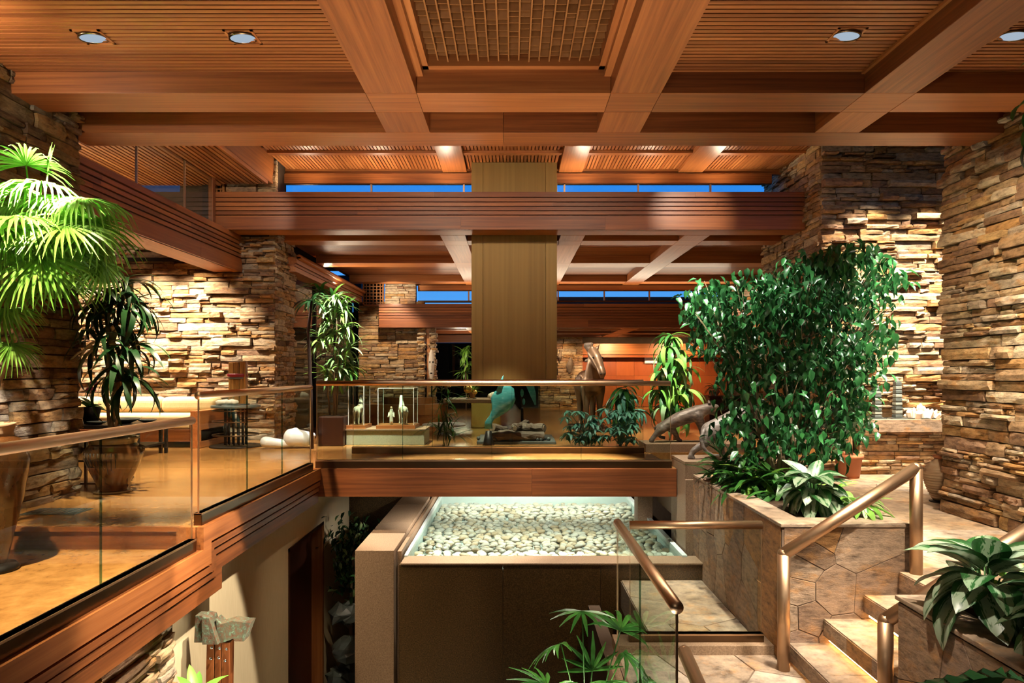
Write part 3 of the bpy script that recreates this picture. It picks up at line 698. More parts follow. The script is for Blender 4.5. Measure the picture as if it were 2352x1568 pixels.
def ribbed_y(name, label, y0, y1, x, ztop, depth, H=.647, m='wood_y', sgn=1):
    t = thing(name, label, 'beam', (x, (y0+y1)/2, ztop-H), kind='structure'); k = H/.647
    xa, xb = sorted((x-sgn*.055, x-sgn*depth)); box('core', (xa, y0, ztop-H+.02), (xb, y1, ztop), m, t)
    xa, xb = sorted((x-sgn*.03, x-sgn*depth)); box('soffit', (xa, y0, ztop-H), (xb, y1, ztop-H+.02), 'woodl_y', t)
    for a, b, p in PROF:
        cs = [y0]
        while cs[-1] < y1-2.5: cs.append(cs[-1]+rnd.uniform(1.2, 2.4))
        if cs[-1] > y1-.6: cs.pop()
        cs.append(y1)
        for i in range(len(cs)-1):
            xa, xb = sorted((x-sgn*p, x-sgn*.06)); box('board', (xa, cs[i]+.001, ztop-b*k), (xb, cs[i+1]-.001, ztop-a*k), m, t)
    return t
ribbed_x('trim_1', 'long ribbed redwood beam crossing the hall below the upper clerestory', -5.18, 5.04, 11.73, 3.10, .48)
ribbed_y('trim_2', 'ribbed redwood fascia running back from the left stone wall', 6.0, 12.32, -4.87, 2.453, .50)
ribbed_x('trim_3', 'ribbed redwood beam behind the brass hood below the lower clerestory', -3.63, 7.5, 18.6, 1.87, .45)
t = thing('trim_4', 'redwood light cove with ribbed side above the window at left', 'trim', (-4.1, 16, 1.92), kind='structure')
for a, b, p in ((0, .03, .10), (.03, .12, .02), (.12, .135, -.03), (.135, .18, 0), (.18, .195, -.03), (.195, .28, 0)):
    box('board', (-4.45, 13.0, 2.2-b), (-4.1+p-.02, 18.74, 2.2-a), 'woodl_y', t)
MB().tube([(-4.06, 13.0, 2.2), (-4.06, 18.74, 2.2)], .05, 10).build('rail', 'woodl_y', t, True)

# ---- balcony edge with its stepped mouldings
t = thing('trim_5', 'stepped redwood moulding along the edge of the left balcony', 'trim', (-2.5, 5.4, -1.8), kind='structure')
def band(s0, s1, xf, m):
    Y0, Y1, Ys = 1.2, 8.69, 5.37
    P = [(Y0, ZL-s0), (Ys+s0, ZL-s0), (Ys+s0, ZU-s0), (Y1, ZU-s0), (Y1, ZU-s1), (Ys+s1, ZU-s1), (Ys+s1, ZL-s1), (Y0, ZL-s1)]
    MB().prism(P, -2.64, xf, lambda u, v, h: Vector((h, u, v))).build('moulding', m, t)
for s0, s1, xf in ((-.002, .14, -2.425), (.14, .163, -2.50), (.163, .215, -2.435), (.215, .235, -2.50), (.235, .285, -2.45), (.285, .305, -2.51), (.305, .43, -2.465)):
    band(s0, s1, xf, 'wood_y')
# ---- bridge
t = thing('bridge', 'redwood footbridge with polished amber deck over the pebble pool', 'bridge', (-.2, 9.5, -1.57), kind='structure')
box('deck', (-2.44, 8.72, ZU-.04), (2.09, 10.34, ZU), 'cork', t)
for a, b in ((-2.53, .25), (.25, 2.09)): box('fascia', (a+.001, 8.66, -1.575), (b-.001, 8.72, ZU-.005), 'wood_x', t)
box('fascia', (-2.5, 10.30, -1.575), (2.09, 10.36, ZU-.005), 'wood_x', t); box('soffit', (-2.5, 8.72, -1.56), (2.09, 10.30, ZU-.04), 'wood_x', t)

# ---- stone walls
stone_wall('wall_left', 'shaded stacked stone wall at the near left behind the palm', (-4.4, 2.0), (0, 1), 4.95, ZL, 2.9, 21, course=(.12, .24), seglen=(.5, 1.2), mat='stone_shaded', thick=.5)
struct(box('wall_left_end', (-4.9, 6.9, ZU), (-4.42, 6.96, 2.9), 'mortar'), 'narrow mortared end of the near left stone wall', 'wall')
stone_wall('wall_back_left', 'bright stacked stone wall behind the tan sofa', (-9.2, 12.35), (1, 0), 4.92, ZU, 2.45, 22, course=(.11, .24), depth=.11)
stone_wall('wall_pier_left', 'narrow side of the stone pier beyond the sofa wall', (-4.28, 12.35), (0, 1), 1.1, ZU, 2.62, 23, course=(.1, .2), seglen=(.3, .6))
stone_wall('wall_upper_left', 'lit stone pier top standing on the left end of the long beam', (-5.13, 12.25), (1, 0), .9, 3.05, 3.86, 24, course=(.12, .2), seglen=(.4, .9), thick=.6)
stone_wall('wall_upper_far_left', 'stone wall behind the glass at the upper left', (-8.6, 12.6), (1, 0), 2.5, 2.45, 3.5, 25, course=(.12, .2))
stone_wall('wall_right_back', 'brightly lit stone wall behind the crystal shelf at right', (5.05, 11.17), (1, 0), 3.2, ZR, 4.1, 26, course=(.11, .25), depth=.12)
stone_wall('wall_right_side', 'side face of the stone pier where the long beam ends at right', (5.05, 13.7), (0, -1), 2.53, ZR, 4.1, 27, course=(.1, .2), seglen=(.3, .8))
stone_wall('wall_right', 'tall stacked stone wall at the near right edge', (5.05, 8.0), (0, -1), 6.5, ZR, 3.0, 28, course=(.13, .26), seglen=(.6, 1.4), depth=.06)
stone_wall('wall_middle', 'brown stone wall behind the variegated plant below the wooden lattice', (-4.3, 19.1), (1, 0), 1.85, ZU, 1.98, 29, course=(.14, .26))
stone_wall('wall_block', 'small bright stone block beside the wooden lattice above the far beam', (-3.55, 19.05), (1, 0), .87, 1.9, 2.6, 30, course=(.12, .2), seglen=(.4, .9))
stone_wall('wall_pier_far', 'far stone pier behind the ficus below the middle ceiling', (6.05, 19.0), (1, 0), 1.9, ZU, 2.5, 31, course=(.14, .26))
stone_wall('wall_far', 'far orange-lit stone wall behind the bronze horse', (.9, 23.6), (1, 0), 1.55, ZU, 1.25, 32, course=(.14, .26))
stone_wall('wall_left_low', 'bright stone wall at the bottom left under the balcony', (-2.6, 2.5), (0, 1), 2.72, ZB, -1.62, 33, course=(.12, .22))
# torn vertical edge of the middle wall
t = thing('wall_middle_edge', 'rough torn stone edge with a copper strip at the end of the brown wall', 'wall', (-2.4, 19, ZU), kind='structure')
box('copper_strip', (-2.36, 18.9, ZU), (-2.26, 19.0, 1.22), 'wood_orange', t)
for i in range(40):
    z = ZU+i*.061
    for xx in (-2.50, -2.18):
        inst('stone', STONES['stone'][i % 12], t, Matrix.Translation((xx+rnd.uniform(-.03, .03), 18.9+rnd.uniform(-.04, .03), z+.03))@Matrix.Diagonal((rnd.uniform(.14, .24), .25, .06, 1)))
# outer enclosure, unseen walls added to keep the sky light out
for nm, a, b, lab in (('wall_rear', (-10, -4.2, -5), (10, -4, 4.3), 'unseen rear wall added behind the viewing place'), ('wall_outer_left', (-9.6, -4, -5), (-9.4, 13.3, 4.3), 'unseen outer left wall added beyond the sitting room'),
                      ('wall_outer_right', (9.0, -4, -5), (9.2, 26, 4.3), 'unseen outer right wall added beyond the stone pier'), ):
    struct(box(nm, a, b, 'stone_shaded'), lab, 'wall')
struct(box('wall_upper_back', (-9.4, 12.75, 2.4), (-5.16, 12.85, 4.15), 'mortar'), 'hidden wall added to block the sky above the sitting room', 'wall')  # added to block sky showing through the upper left glass
struct(box('wall_sitting_side', (-9.4, 12.4, -1.5), (-4.6, 12.7, 4.2), 'mortar'), 'backing wall hidden behind the sofa stone', 'wall')
# ---- low level left: cloth wall, door, back wall
t = thing('wall_cloth', 'tan grass-cloth wall under the balcony behind the bronze axe', 'wall', (-2.6, 7, ZB), kind='structure')
MB().box((-2.95, 5.22, ZB), (-2.60, 7.96, -1.6)).box((-2.95, 7.96, -2.09), (-2.60, 9.37, -1.6)).box((-2.95, 9.37, ZB), (-2.60, 10.9, -1.6)).build('covering', 'fabric_wall', t)
d = thing('door_1', 'dark wooden door set into the grass-cloth wall', 'door', (-2.7, 8.6, ZB), kind='structure')
dl = box('leaf', (-2.85, 8.0, ZB), (-2.74, 9.33, -2.1), 'door_wood', d); box('jamb', (-2.74, 9.33, ZB), (-2.59, 9.40, -2.05), 'wood_z', d)
box('jamb', (-2.74, 7.93, ZB), (-2.59, 7.97, -2.05), 'door_wood', d); box('head', (-2.74, 7.93, -2.09), (-2.59, 9.40, -2.05), 'door_wood', d); box('knob', (-2.76, 8.1, -3.4), (-2.66, 8.14, -3.36), 'bronze', dl)
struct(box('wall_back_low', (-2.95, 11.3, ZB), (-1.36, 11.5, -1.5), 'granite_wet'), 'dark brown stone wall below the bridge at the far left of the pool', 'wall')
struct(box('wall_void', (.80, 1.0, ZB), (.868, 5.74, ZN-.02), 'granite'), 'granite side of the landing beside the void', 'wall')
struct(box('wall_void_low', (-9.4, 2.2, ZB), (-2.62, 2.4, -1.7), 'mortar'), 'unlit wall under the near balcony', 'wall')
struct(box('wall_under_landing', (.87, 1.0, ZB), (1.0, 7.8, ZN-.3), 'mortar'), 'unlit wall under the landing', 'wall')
# ---- pool
t = thing('pool', 'raised square granite pool with a bed of pebbles and a wet front wall', 'pool', (.4, 10, -2.5), kind='structure')
for a, b in ((-1.30, -.107), (-.103, 1.02), (1.024, 2.2)): box('front_panel', (a, 7.86, ZB), (b, 7.98, -2.215), 'granite_wet', t)
box('rim', (-1.28, 7.84, -2.215), (2.2, 8.16, -2.19), 'granite', t, bevel=.006)
box('bed', (-1.26, 8.0, -2.44), (2.1, 12.1, -2.36), 'pool_tile', t)
box('liner', (-1.28, 8.1, -2.44), (-1.24, 12.1, -2.17), 'pool_tile', t); box('liner', (2.02, 8.1, -2.44), (2.08, 12.1, -2.17), 'pool_tile', t)
box('liner', (-1.28, 12.06, -2.44), (2.1, 12.3, -2.0), 'pool_tile', t)
for y0, y1 in ((7.86, 9.35), (9.354, 10.6), (10.604, 12.3)): box('side_block', (-1.81, y0, ZB), (-1.36, y1, -2.05), 'granite', t, bevel=.005)
box('fin', (-1.345, 8.02, ZB), (-1.30, 12.3, -2.10), 'granite', t); box('pillar', (1.88, 10.2, -2.36), (2.1, 10.5, -1.6), 'granite', t)
wt = MB().add([(-1.24, 8.1, -2.198), (2.02, 8.1, -2.198), (2.02, 12.06, -2.198), (-1.24, 12.06, -2.198)], [(0, 1, 2, 3)]).build('water', 'water', t)
# pebbles
pv = []
for k in range(6):
    q = MB().ball((0, 0, 0), 1, 8, 6); r = random.Random(k); q.v = [(x*(1+r.uniform(-.08, .08)), y*(1+r.uniform(-.08, .08)), z) for x, y, z in q.v]
    pv.append(q.mesh('pebble', 'pebble', True))
L = []; y = 8.2
while y < 12.0:
    x = -1.2+rnd.uniform(0, .05)
    while x < 2.0:
        s = rnd.uniform(.040, .060)
        L.append((rnd.randrange(6), Matrix.Translation((x+rnd.uniform(-.02, .02), y+rnd.uniform(-.02, .02), -2.33+rnd.uniform(0, .03)))@Euler((rnd.uniform(-.25, .25), rnd.uniform(-.25, .25), rnd.uniform(0, PI))).to_matrix().to_4x4()@Matrix.Diagonal((s*1.25, s, s*.6, 1))))
        x += s*2.35
    y += .104
scatter_p = sorted(L, key=lambda q: q[1].translation.y)
for i, (k, M) in enumerate(scatter_p[:300]):
    tag(inst('pebble', pv[k], None, M), 'smooth river pebble in the front rows of the pool bed', 'pebble', 'front pebbles of the pool')
D = [data_of(m) for m in pv]
o = joined('pebble_bed', 'pebble', None, [(D[k][0], D[k][1], M) for k, M in scatter_p[300:]], True); tag(o, 'river pebbles covering the rest of the pool bed', 'pebbles', kind='stuff')

# ---- planters, plinths, stairs
p = thing('planter', 'tall flagstone planter holding the ficus tree beside the stairs', 'planter', (2.7, 6.8, ZN), kind='structure')
MB().box((2.198, 5.558, ZN), (3.235, 8.25, -1.28)).build('body', 'grout', p)
flagging(p, lambda u, v, h: Vector((2.215+u, 5.575-h, ZN+v)), 1.02, 1.10, 13, 8, 'flag', .006, .025, 1.0, .0025)
flagging(p, lambda u, v, h: Vector((2.215-h, 8.25-u, -2.4+v)), 2.675, 1.14, 17, 9, 'flag', .005, .025, aspect=.45, bev=.0025)
MB().box((2.185, 5.545, -1.26), (3.245, 5.80, -1.23)).box((2.185, 5.80, -1.26), (2.42, 8.25, -1.23)).box((3.10, 5.80, -1.26), (3.245, 8.25, -1.23)).build('coping', 'flag_floor', p, bevel=.006)
box('soil', (2.42, 5.8, -1.28), (3.10, 8.25, -1.255), 'soil', p)
p = thing('planter', 'low flagstone planter at the bottom right with silver-leaved plants', 'planter', (3.4, 3, ZN), kind='structure')
MB().box((2.478, 1.0, ZN), (4.4, 4.375, -1.47)).build('body', 'grout', p)
flagging(p, lambda u, v, h: Vector((2.495-h, 4.375-u, ZN+v)), 3.3, .89, 13, 14, 'flag', .006, .025, 1.0, .0025)
MB().box((2.465, 1.0, -1.46), (2.72, 4.40, -1.43)).box((2.72, 4.2, -1.46), (4.4, 4.40, -1.43)).build('coping', 'flag_floor', p, bevel=.006)
box('soil', (2.72, 1.0, -1.47), (4.4, 4.2, -1.45), 'soil', p)
p = thing('plinth', 'granite plinth at the bridge end under the rear stone jaguar', 'plinth', (2.8, 8.6, -2.4), kind='structure')
box('block', (2.1, 8.30, -2.4), (3.7, 9.0, -1.125), 'granite', p, bevel=.005); box('cap', (2.1, 8.30, -1.123), (3.7, 9.0, -1.085), 'granite', p, bevel=.004)
p = thing('plinth', 'low granite plinth under the walking jaguar with open mouth', 'plinth', (2.8, 10.7, ZU), kind='structure')
box('block', (2.04, 10.40, ZU), (3.7, 11.0, -1.09), 'granite', p, bevel=.005)
box('post', (2.10, 8.26, -2.4), (2.2, 8.30, -1.3), 'granite', p)
st_ = thing('staircase', 'short flagstone stairs with glowing strips under the treads', 'stairs', (2.7, 5, ZN), kind='structure')
for k, x in enumerate((2.25, 2.535, 2.86, 3.147)):
    top = (-2.195, -2.0, -1.805, -1.618)[k]; xe = (2.535, 2.86, 3.147, 3.30)[k]; low = top-.19
    if k < 3:
        for j, (ya, yb) in enumerate(((4.405, 4.95), (4.953, 5.55))): td = box('tread', (x, ya, top-.14), (xe+.06, yb, top), 'flag_floor', st_, bevel=.004)
    else: td = box('tread', (x, 4.405, top-.14), (xe, 5.55, top), 'flag_floor', st_, bevel=.004)
    box('riser', (x+.05, 4.405, low-.2), (xe+.06, 5.55, top-.14), 'flag', st_)
    for ya, yb in ((4.41, 4.8), (4.803, 5.16), (5.163, 5.545)): box('facing', (x-.006, ya, top-.135), (x+.001, yb, top-.012), 'flag', td)
    box('light_strip', (x+.036, 4.42, low+.012), (x+.048, 5.54, low+.028), 'led', st_)
# ---- hood
t = thing('fireplace_hood', 'tall square brass fireplace hood hanging through the ceiling', 'hood', (.04, 12.9, -.15))
for a, b in ((-.73, -.523), (-.520, .608), (.611, .81)): box('panel', (a, 12.30, -.15), (b, 12.33, 3.95), 'brass', t, bevel=.003)
box('side_panel', (-.728, 12.33, -.15), (-.70, 13.3, 3.95), 'brass', t); box('side_panel', (.78, 12.33, -.15), (.808, 13.3, 3.95), 'brass', t); box('panel', (-.70, 13.27, -.15), (.78, 13.3, 3.95), 'brass', t)
# ---- windows of the middle and far rooms
w = thing('window_3', 'tall dark garden window under the light cove at left', 'window', (-4.4, 16, ZU), kind='structure')
for y0, y1 in ((13.45, 15.2), (15.26, 17.0), (17.06, 19.0)): box('pane', (-4.42, y0, ZU), (-4.41, y1, 1.92), 'glass', w)
for y in (13.42, 15.2, 17.0): box('mullion', (-4.45, y, ZU), (-4.37, y+.06, 1.92), 'dark', w)
struct(box('wall_sky_screen', (-7.8, 13.3, -2), (-7.6, 19.9, 3.4), 'hedge'), 'dark board added to hide the sky, standing for the garden outside the left window', 'wall')  # dark board added so the window does not show blue sky
struct(box('wall_sky_screen_end', (-7.6, 19.7, -2), (-4.35, 19.9, 2.8), 'hedge'), 'dark hedge board added to hide the sky behind the night garden', 'wall')  # added to stop blue sky light coming through the left window
struct(box('wall_under_bridge', (-9.4, 12.3, -5), (9, 12.5, -1.52), 'mortar'), 'dark wall added under the upper floor to stop sky leaking in behind the pool', 'wall')  # added to close the sky leak under the far floor
w = thing('window_4', 'dark blue garden window far behind the brass hood', 'window', (-1.2, 23, ZU), kind='structure')
for x0, x1 in ((-3.6, -1.30), (-1.2, .95)): box('pane', (x0, 23.0, ZU), (x1, 23.02, 1.0), 'glass_dark', w)
for x in (-3.66, -1.3): box('mullion', (x, 22.95, ZU), (x+.1, 23.05, 1.0), 'dark', w)
box('head', (-3.7, 22.9, 1.0), (.95, 23.1, 1.25), 'wood_x', w)
struct(box('wall_sky_screen_far', (-6, 25.5, -2), (1.2, 25.7, 1.1), 'hedge'), 'dark hedge board added to hide the sky outside the far window', 'wall')  # added behind the glass to darken the sky there
w = thing('wall_panels', 'far red-stained wooden panel wall behind the bronze horse', 'wall', (4, 24, ZU), kind='structure')
box('fascia', (2.4, 23.7, .62), (8.9, 23.8, 1.0), 'woodl_x', w); box('shelf', (2.4, 23.62, .52), (8.9, 23.9, .60), 'red_panel', w)
x = 2.42
while x < 8.6:
    for z0, z1 in ((-1.2, -.66), (-.655, -.12), (-.115, .5)): box('panel', (x, 24.0, z0), (x+.62, 24.06, z1), 'red_panel', w)
    x += .625
struct(box('wall_far_back', (.9, 24.4, -2), (9, 24.5, 2.7), 'mortar'), 'hidden backing of the far panel wall', 'wall')
# lattices
def lattice(name, label, x0, x1, z0, z1, y, nx, nz, bar=.022, fr=.035, skip=None):
    t = thing(name, label, 'lattice', ((x0+x1)/2, y, z0))
    for a, b in (((x0, z0), (x0+fr, z1)), ((x1-fr, z0), (x1, z1)), ((x0, z0), (x1, z0+fr)), ((x0, z1-fr), (x1, z1))): box('frame', (a[0], y-.03, a[1]), (b[0], y+.03, b[1]), 'wood_orange', t)
    for i in range(1, nx): xx = x0+(x1-x0)*i/nx; box('bar', (xx-bar/2, y-.02, z0+fr), (xx+bar/2, y+.02, z1-fr), 'wood_orange', t)
    for i in range(1, nz): zz = z0+(z1-z0)*i/nz; box('bar', (x0+fr, y-.022, zz-bar/2), (x1-fr, y+.018, zz+bar/2), 'wood_orange', t)
    box('backing', (x0+.01, y+.12, z0), (x1-.01, y+.14, z1), 'dark', t)
lattice('lattice_screen', 'orange wooden lattice screen beside the small bright stone block', -4.15, -3.57, 1.85, 2.57, 19.0, 6, 8)
lattice('lattice_screen', 'small wooden lattice on the left end of the long ribbed beam', -5.42, -5.14, 3.11, 3.52, 12.22, 4, 5)
lattice('lattice_screen', 'tall wooden lattice seen behind the glass at upper left', -6.08, -5.62, 2.5, 3.5, 12.5, 4, 10)
w = thing('window_5', 'tall glass above the ribbed fascia at the upper left', 'window', (-5.1, 9.5, 2.46), kind='structure')
for y0, y1 in ((7.5, 9.26), (9.28, 10.62), (10.64, 11.6)): box('pane', (-5.105, y0, 2.46), (-5.095, y1, 3.30), 'glass', w)
for y in (9.26, 10.62): box('mullion', (-5.115, y, 2.46), (-5.085, y+.02, 3.30), 'bronze', w)
box('post', (-5.16, 11.6, 2.46), (-5.08, 11.7, 3.32), 'wood_z', w); box('post', (-5.42, 11.95, 2.46), (-5.3, 12.1, 3.4), 'dark', w)
struct(box('trim_6', (-9, 12.25, 2.0), (-5.4, 12.33, 2.06), 'dark'), 'dark ledge line high on the sofa stone wall', 'trim')
# ---- bronze and glass
def balustrade(name, label, axis, c, cuts, z0, zr, r=.032, shoe=.10, rail=(0, 0), loc=None):
    """glass panels between `cuts` along an axis, at coordinate c of the other one"""
    a0, a1 = cuts[0], cuts[-1]; pt = (lambda a, z: (c, a, z)) if axis == 'y' else (lambda a, z: (a, c, z))
    t = thing(name, label, 'balustrade', pt((a0+a1)/2, z0))
    def bx(n, u0, u1, w, za, zb, m, bev=0):
        A, B = ((c-w, u0, za), (c+w, u1, zb)) if axis == 'y' else ((u0, c-w, za), (u1, c+w, zb)); return box(n, A, B, m, t, bevel=bev)
    gp = [bx('glass_panel', cuts[i]+.004, cuts[i+1]-.004, .006, z0+.02, zr, 'glass') for i in range(len(cuts)-1)]; top_ = t
    for i, q in enumerate(cuts[1:-1]): t = gp[i]; bx('joint', q-.003, q+.003, .0065, z0+shoe, zr-.01, 'glass_edge')
    t = gp[0]; bx('end_edge', a0+.001, a0+.0045, .0065, z0+shoe, zr, 'bronze'); t = gp[-1]; bx('end_edge', a1-.0045, a1-.001, .0065, z0+shoe, zr, 'bronze'); t = top_
    if shoe: bx('base_channel', a0-.01, a1+.01, .032, z0, z0+shoe, 'bronze_dark', .003); bx('channel_cap', a0-.01, a1+.01, .034, z0+shoe-.014, z0+shoe, 'bronze', 0)
    MB().tube([pt(a0+rail[0], zr), pt(a1+rail[1], zr)], r, 16).build('handrail', 'bronze', t, True)
    return t
balustrade('glass_balustrade', 'nearest glass balustrade on the lower left balcony with a bronze rail', 'y', -2.50, [1.3, 2.7, 4.15, 5.33], ZL, -.375)
balustrade('glass_balustrade', 'glass balustrade one step higher on the left balcony', 'y', -2.50, [5.44, 6.44, 7.42, 8.47], ZU, -.185)
balustrade('glass_balustrade', 'front glass balustrade of the footbridge with a shining bronze rail', 'x', 8.74, [-2.50, -1.40, -.257, .885, 2.03], ZU, -.14)
balustrade('glass_balustrade', 'rear glass balustrade of the footbridge before the fire pit', 'x', 10.30, [-2.40, -1.2, 0, 1.1, 1.98], ZU, -.14)
balustrade('glass_balustrade', 'glass guard running toward the viewer beside the stair landing', 'y', .87, [3.6, 4.64, 5.63], ZN, -1.24, r=.036, shoe=0)
balustrade('glass_balustrade', 'glass guard crossing behind the stair landing with a horizontal rail', 'x', 5.80, [1.0, 2.12], -2.28, -1.295, r=.036, shoe=.07)
struct(box('trim_7', (.87, 5.70, ZN-.02), (2.19, 5.95, -2.28), 'granite', bevel=.004), 'granite kerb under the glass guard behind the landing', 'trim')
def rail_thing(label, pts, posts, r=.045):
    t = thing('handrail', label, 'handrail', pts[0])
    MB().tube(pts, r, 16).build('rail', 'bronze', t, True)
    for a, b in posts: MB().tube([a, b], r, 16).build('post', 'bronze', t, True)
    for q in pts: MB().ball(q, r, 12, 8).build('elbow', 'bronze', t, True)
rail_thing('bronze handrail sloping up beside the tall planter and the stairs', [(2.157, 5.42, -1.44), (3.25, 5.49, -.77)], [((2.157, 5.42, ZN), (2.157, 5.42, -1.44)), ((3.25, 5.49, ZR), (3.25, 5.49, -.77))], .048)
rail_thing('bronze handrail rising behind the low planter at the bottom right', [(2.44, 4.46, -1.62), (3.62, 4.5, -.90)], [((2.44, 4.46, ZN), (2.44, 4.46, -1.62)), ((3.62, 4.5, ZR), (3.62, 4.5, -.90))], .048)
rail_thing('short bronze handrail end at the bottom centre leading down', [(1.06, 4.2, -1.72), (1.10, 3.2, -1.98)], [], .042)
# ---- recessed downlights
def downlight(px, py, label, tilt):
    Y = ZSLAT*F/(VY-py); q = W(px, py, Y)
    t = thing('downlight', label, 'downlight', q[:], 'recessed ceiling downlights')
    mb = MB(); s = .115
    for a, b in (((-s, -s), (s, -s+.02)), ((-s, s-.02), (s, s)), ((-s, -s), (-s+.02, s)), ((s-.02, -s), (s, s))): mb.box((q.x+a[0], q.y+a[1], q.z-.006), (q.x+b[0], q.y+b[1], q.z+.05))
    mb.build('surround', 'woodl_x', t)
    rg = MB(); rg.lathe([(.10, -.002), (.106, -.006), (.106, .02), (.094, .02), (.094, -.002), (.10, -.002)], (0, 0, 0), 28, caps=False); M = Matrix.Translation(q+Vector((0, 0, -.012)))@Euler((.12, tilt, 0)).to_matrix().to_4x4()
    rg.v = [tuple(M@Vector(v)) for v in rg.v]; rg.build('trim_ring', 'bronze_dark', t, True)
    df = MB(); df.lathe([(.094, 0), (.07, .012), (.03, .018), (.001, .02)], (0, 0, 0), 28); df.v = [tuple(M@Vector(v)) for v in df.v]; df.build('reflector', 'lens', t, True)
downlight(214, 85, 'recessed downlight at the far left of the slatted ceiling', -.1)
downlight(558, 85, 'recessed downlight between the left wall and the first long beam', -.1)
downlight(1944, 80, 'recessed downlight in the slats left of the third long beam', .1)
downlight(2328, 80, 'recessed downlight at the far right edge of the ceiling', .1)

# ================================================================ FURNITURE, POTS AND SCULPTURE
def pot(name, label, cat, loc, prof, mat, rim=None, soil=None, seg=28):
    t = thing(name, label, cat, loc); MB().lathe(prof, loc, seg).build('body', mat, t, True)
    if rim: MB().lathe([(rim[0]-.015, rim[1]-.02), (rim[0]+.008, rim[1]-.015), (rim[0]+.010, rim[1]), (rim[0], rim[1]+.008), (rim[0]-.022, rim[1]+.004)], loc, seg, caps=False).build('rim', mat, t, True)
    if soil: MB().lathe([(soil[0], soil[1]-.01), (soil[0], soil[1]), (.001, soil[1]+.01)], loc, 20).build('soil', 'soil', t, True)
    return t
# --- sofa
t = thing('sofa', 'long tan upholstered sofa on a wooden base against the bright stone wall', 'sofa', (-6.6, 11.6, ZU))
box('base', (-8.3, 11.02, -1.12), (-5.02, 12.1, -.92), 'wood_x', t, bevel=.01); box('plinth', (-8.2, 11.2, ZU), (-5.2, 12.0, -1.12), 'dark', t)
box('end_panel', (-5.18, 10.98, ZU), (-5.02, 12.1, -.62), 'woodl_y', t, bevel=.01)
for a, b in ((-8.25, -7.13), (-7.12, -6.03), (-6.02, -5.2)):
    o = box('seat_cushion', (a, 11.03, -.92), (b, 11.85, -.69), 'sofa_cloth', t, bevel=.05); o.modifiers[0].segments = 4
for a, b in ((-8.25, -7.13), (-7.12, -6.04), (-6.03, -5.06)):
    o = box('back_cushion', (a, 11.68, -.70), (b, 12.02, -.42), 'sofa_cloth', t, bevel=.10); o.modifiers[0].segments = 5
# --- coffee table and what stands on it
t = thing('coffee_table', 'black low table in front of the tan sofa', 'table', (-5.9, 10, ZU))
box('top', (-6.7, 9.5, -.79), (-5.2, 10.4, -.74), 'black_metal', t, bevel=.006)
for x in (-6.6, -5.32, -5.24):
    for y in (9.56, 10.34): box('leg', (x-.02, y-.02, ZU), (x+.02, y+.02, -.79), 'black_metal', t)
box('lower_shelf', (-6.65, 9.55, -1.08), (-5.25, 10.35, -1.05), 'black_metal', t)
bowl = [(.06, 0), (.10, .01), (.20, .055), (.22, .075), (.205, .075), (.10, .025), (.001, .02)]
for q, sc_, lab in ((W(285, 972, 9.9), 1.0, 'wide dark bowl on the black coffee table'), (W(224, 974, 9.7), .62, 'small dark dish beside the orchid pot'), (W(338, 970, 10.1), .6, 'small dark dish at the right end of the coffee table')):
    t = thing('bowl', lab, 'bowl', (q.x, q.y, -.74)); MB().lathe([(r*sc_, z*sc_) for r, z in bowl], (q.x, q.y, -.74), 24).build('body', 'slate', t, True); MB().lathe([(.06*sc_, -.001), (.06*sc_, .006)], (q.x, q.y, -.74), 20).build('foot', 'black_metal', t)
q = W(209, 975, 9.9); OR = (q.x, q.y, -.74)
t = pot('orchid', 'potted orchid with pink flowers on the coffee table', 'orchid', OR, [(.09, 0), (.13, .22), (.14, .24), (.12, .24), (.11, .2)], 'black_metal', soil=(.11, .2))
om = [leaf_mesh('leaf', .26, .11, d_, 'leaf', 6, 'oval', .2) for d_ in (.5, .9, 1.3)]
whorl(t, (OR[0], OR[1], OR[2]+.22), om, 9, (.1, 1.2), (.8, 1.2))
for k in range(2):
    a = Vector((OR[0]-.02+.05*k, OR[1], OR[2]+.2)); b = a+Vector((.08-.14*k, -.02, .38)); fs_ = MB().tube([a, (a+b)/2+Vector((.03, 0, .05)), b], .006, 6).build('flower_stem', 'leaf', t, True)
    for j in range(5):
        c = b+Vector((rnd.uniform(-.05, .05), rnd.uniform(-.03, .03), rnd.uniform(-.12, .03)))
        MB().ball(c, (.035, .012, .03), 8, 6).build('flower', 'petal_pink', fs_, True)
# --- iron stand behind the wall end, glazed pot
t = thing('plant_stand', 'black iron bar stand beside the drip-glazed pot', 'stand', (-4.6, 7.4, ZU))
for x, y in ((-4.62, 7.24), (-4.52, 7.24), (-4.62, 7.6), (-4.52, 7.6), (-4.42, 7.7), (-4.36, 7.7), (-4.30, 7.7)): box('bar', (x-.012, y-.012, ZU), (x+.012, y+.012, -.66), 'black_metal', t)
for z in (-1.19, -.95, -.68): box('rail', (-4.65, 7.23, z), (-4.27, 7.26, z+.02), 'black_metal', t); box('rail', (-4.65, 7.68, z), (-4.27, 7.71, z+.02), 'black_metal', t)
box('shelf', (-4.66, 7.23, -.66), (-4.28, 7.72, -.64), 'black_metal', t)
GP = (-4.07, 6.97, ZU)
t = thing('glazed_pot', 'round brown glazed pot with dark drips holding the dark dracaena', 'pot', GP)
MB().lathe([(.115, .02), (.125, .03), (.17, .13), (.235, .27), (.272, .37), (.262, .44), (.222, .485), (.215, .50)], GP, 36).build('body', 'amber_glaze', t, True)
MB().lathe([(.215, .50), (.222, .53), (.245, .555), (.238, .565), (.21, .56), (.20, .50)], GP, 36, caps=False).build('rim', 'jade_glaze', t, True)
MB().lathe([(.20, .515), (.20, .525), (.001, .535)], GP, 24).build('soil', 'soil', t, True)
MB().lathe([(.16, 0), (.18, .01), (.185, .022), (.15, .02)], GP, 28).build('saucer', 'jade_glaze', t, True)
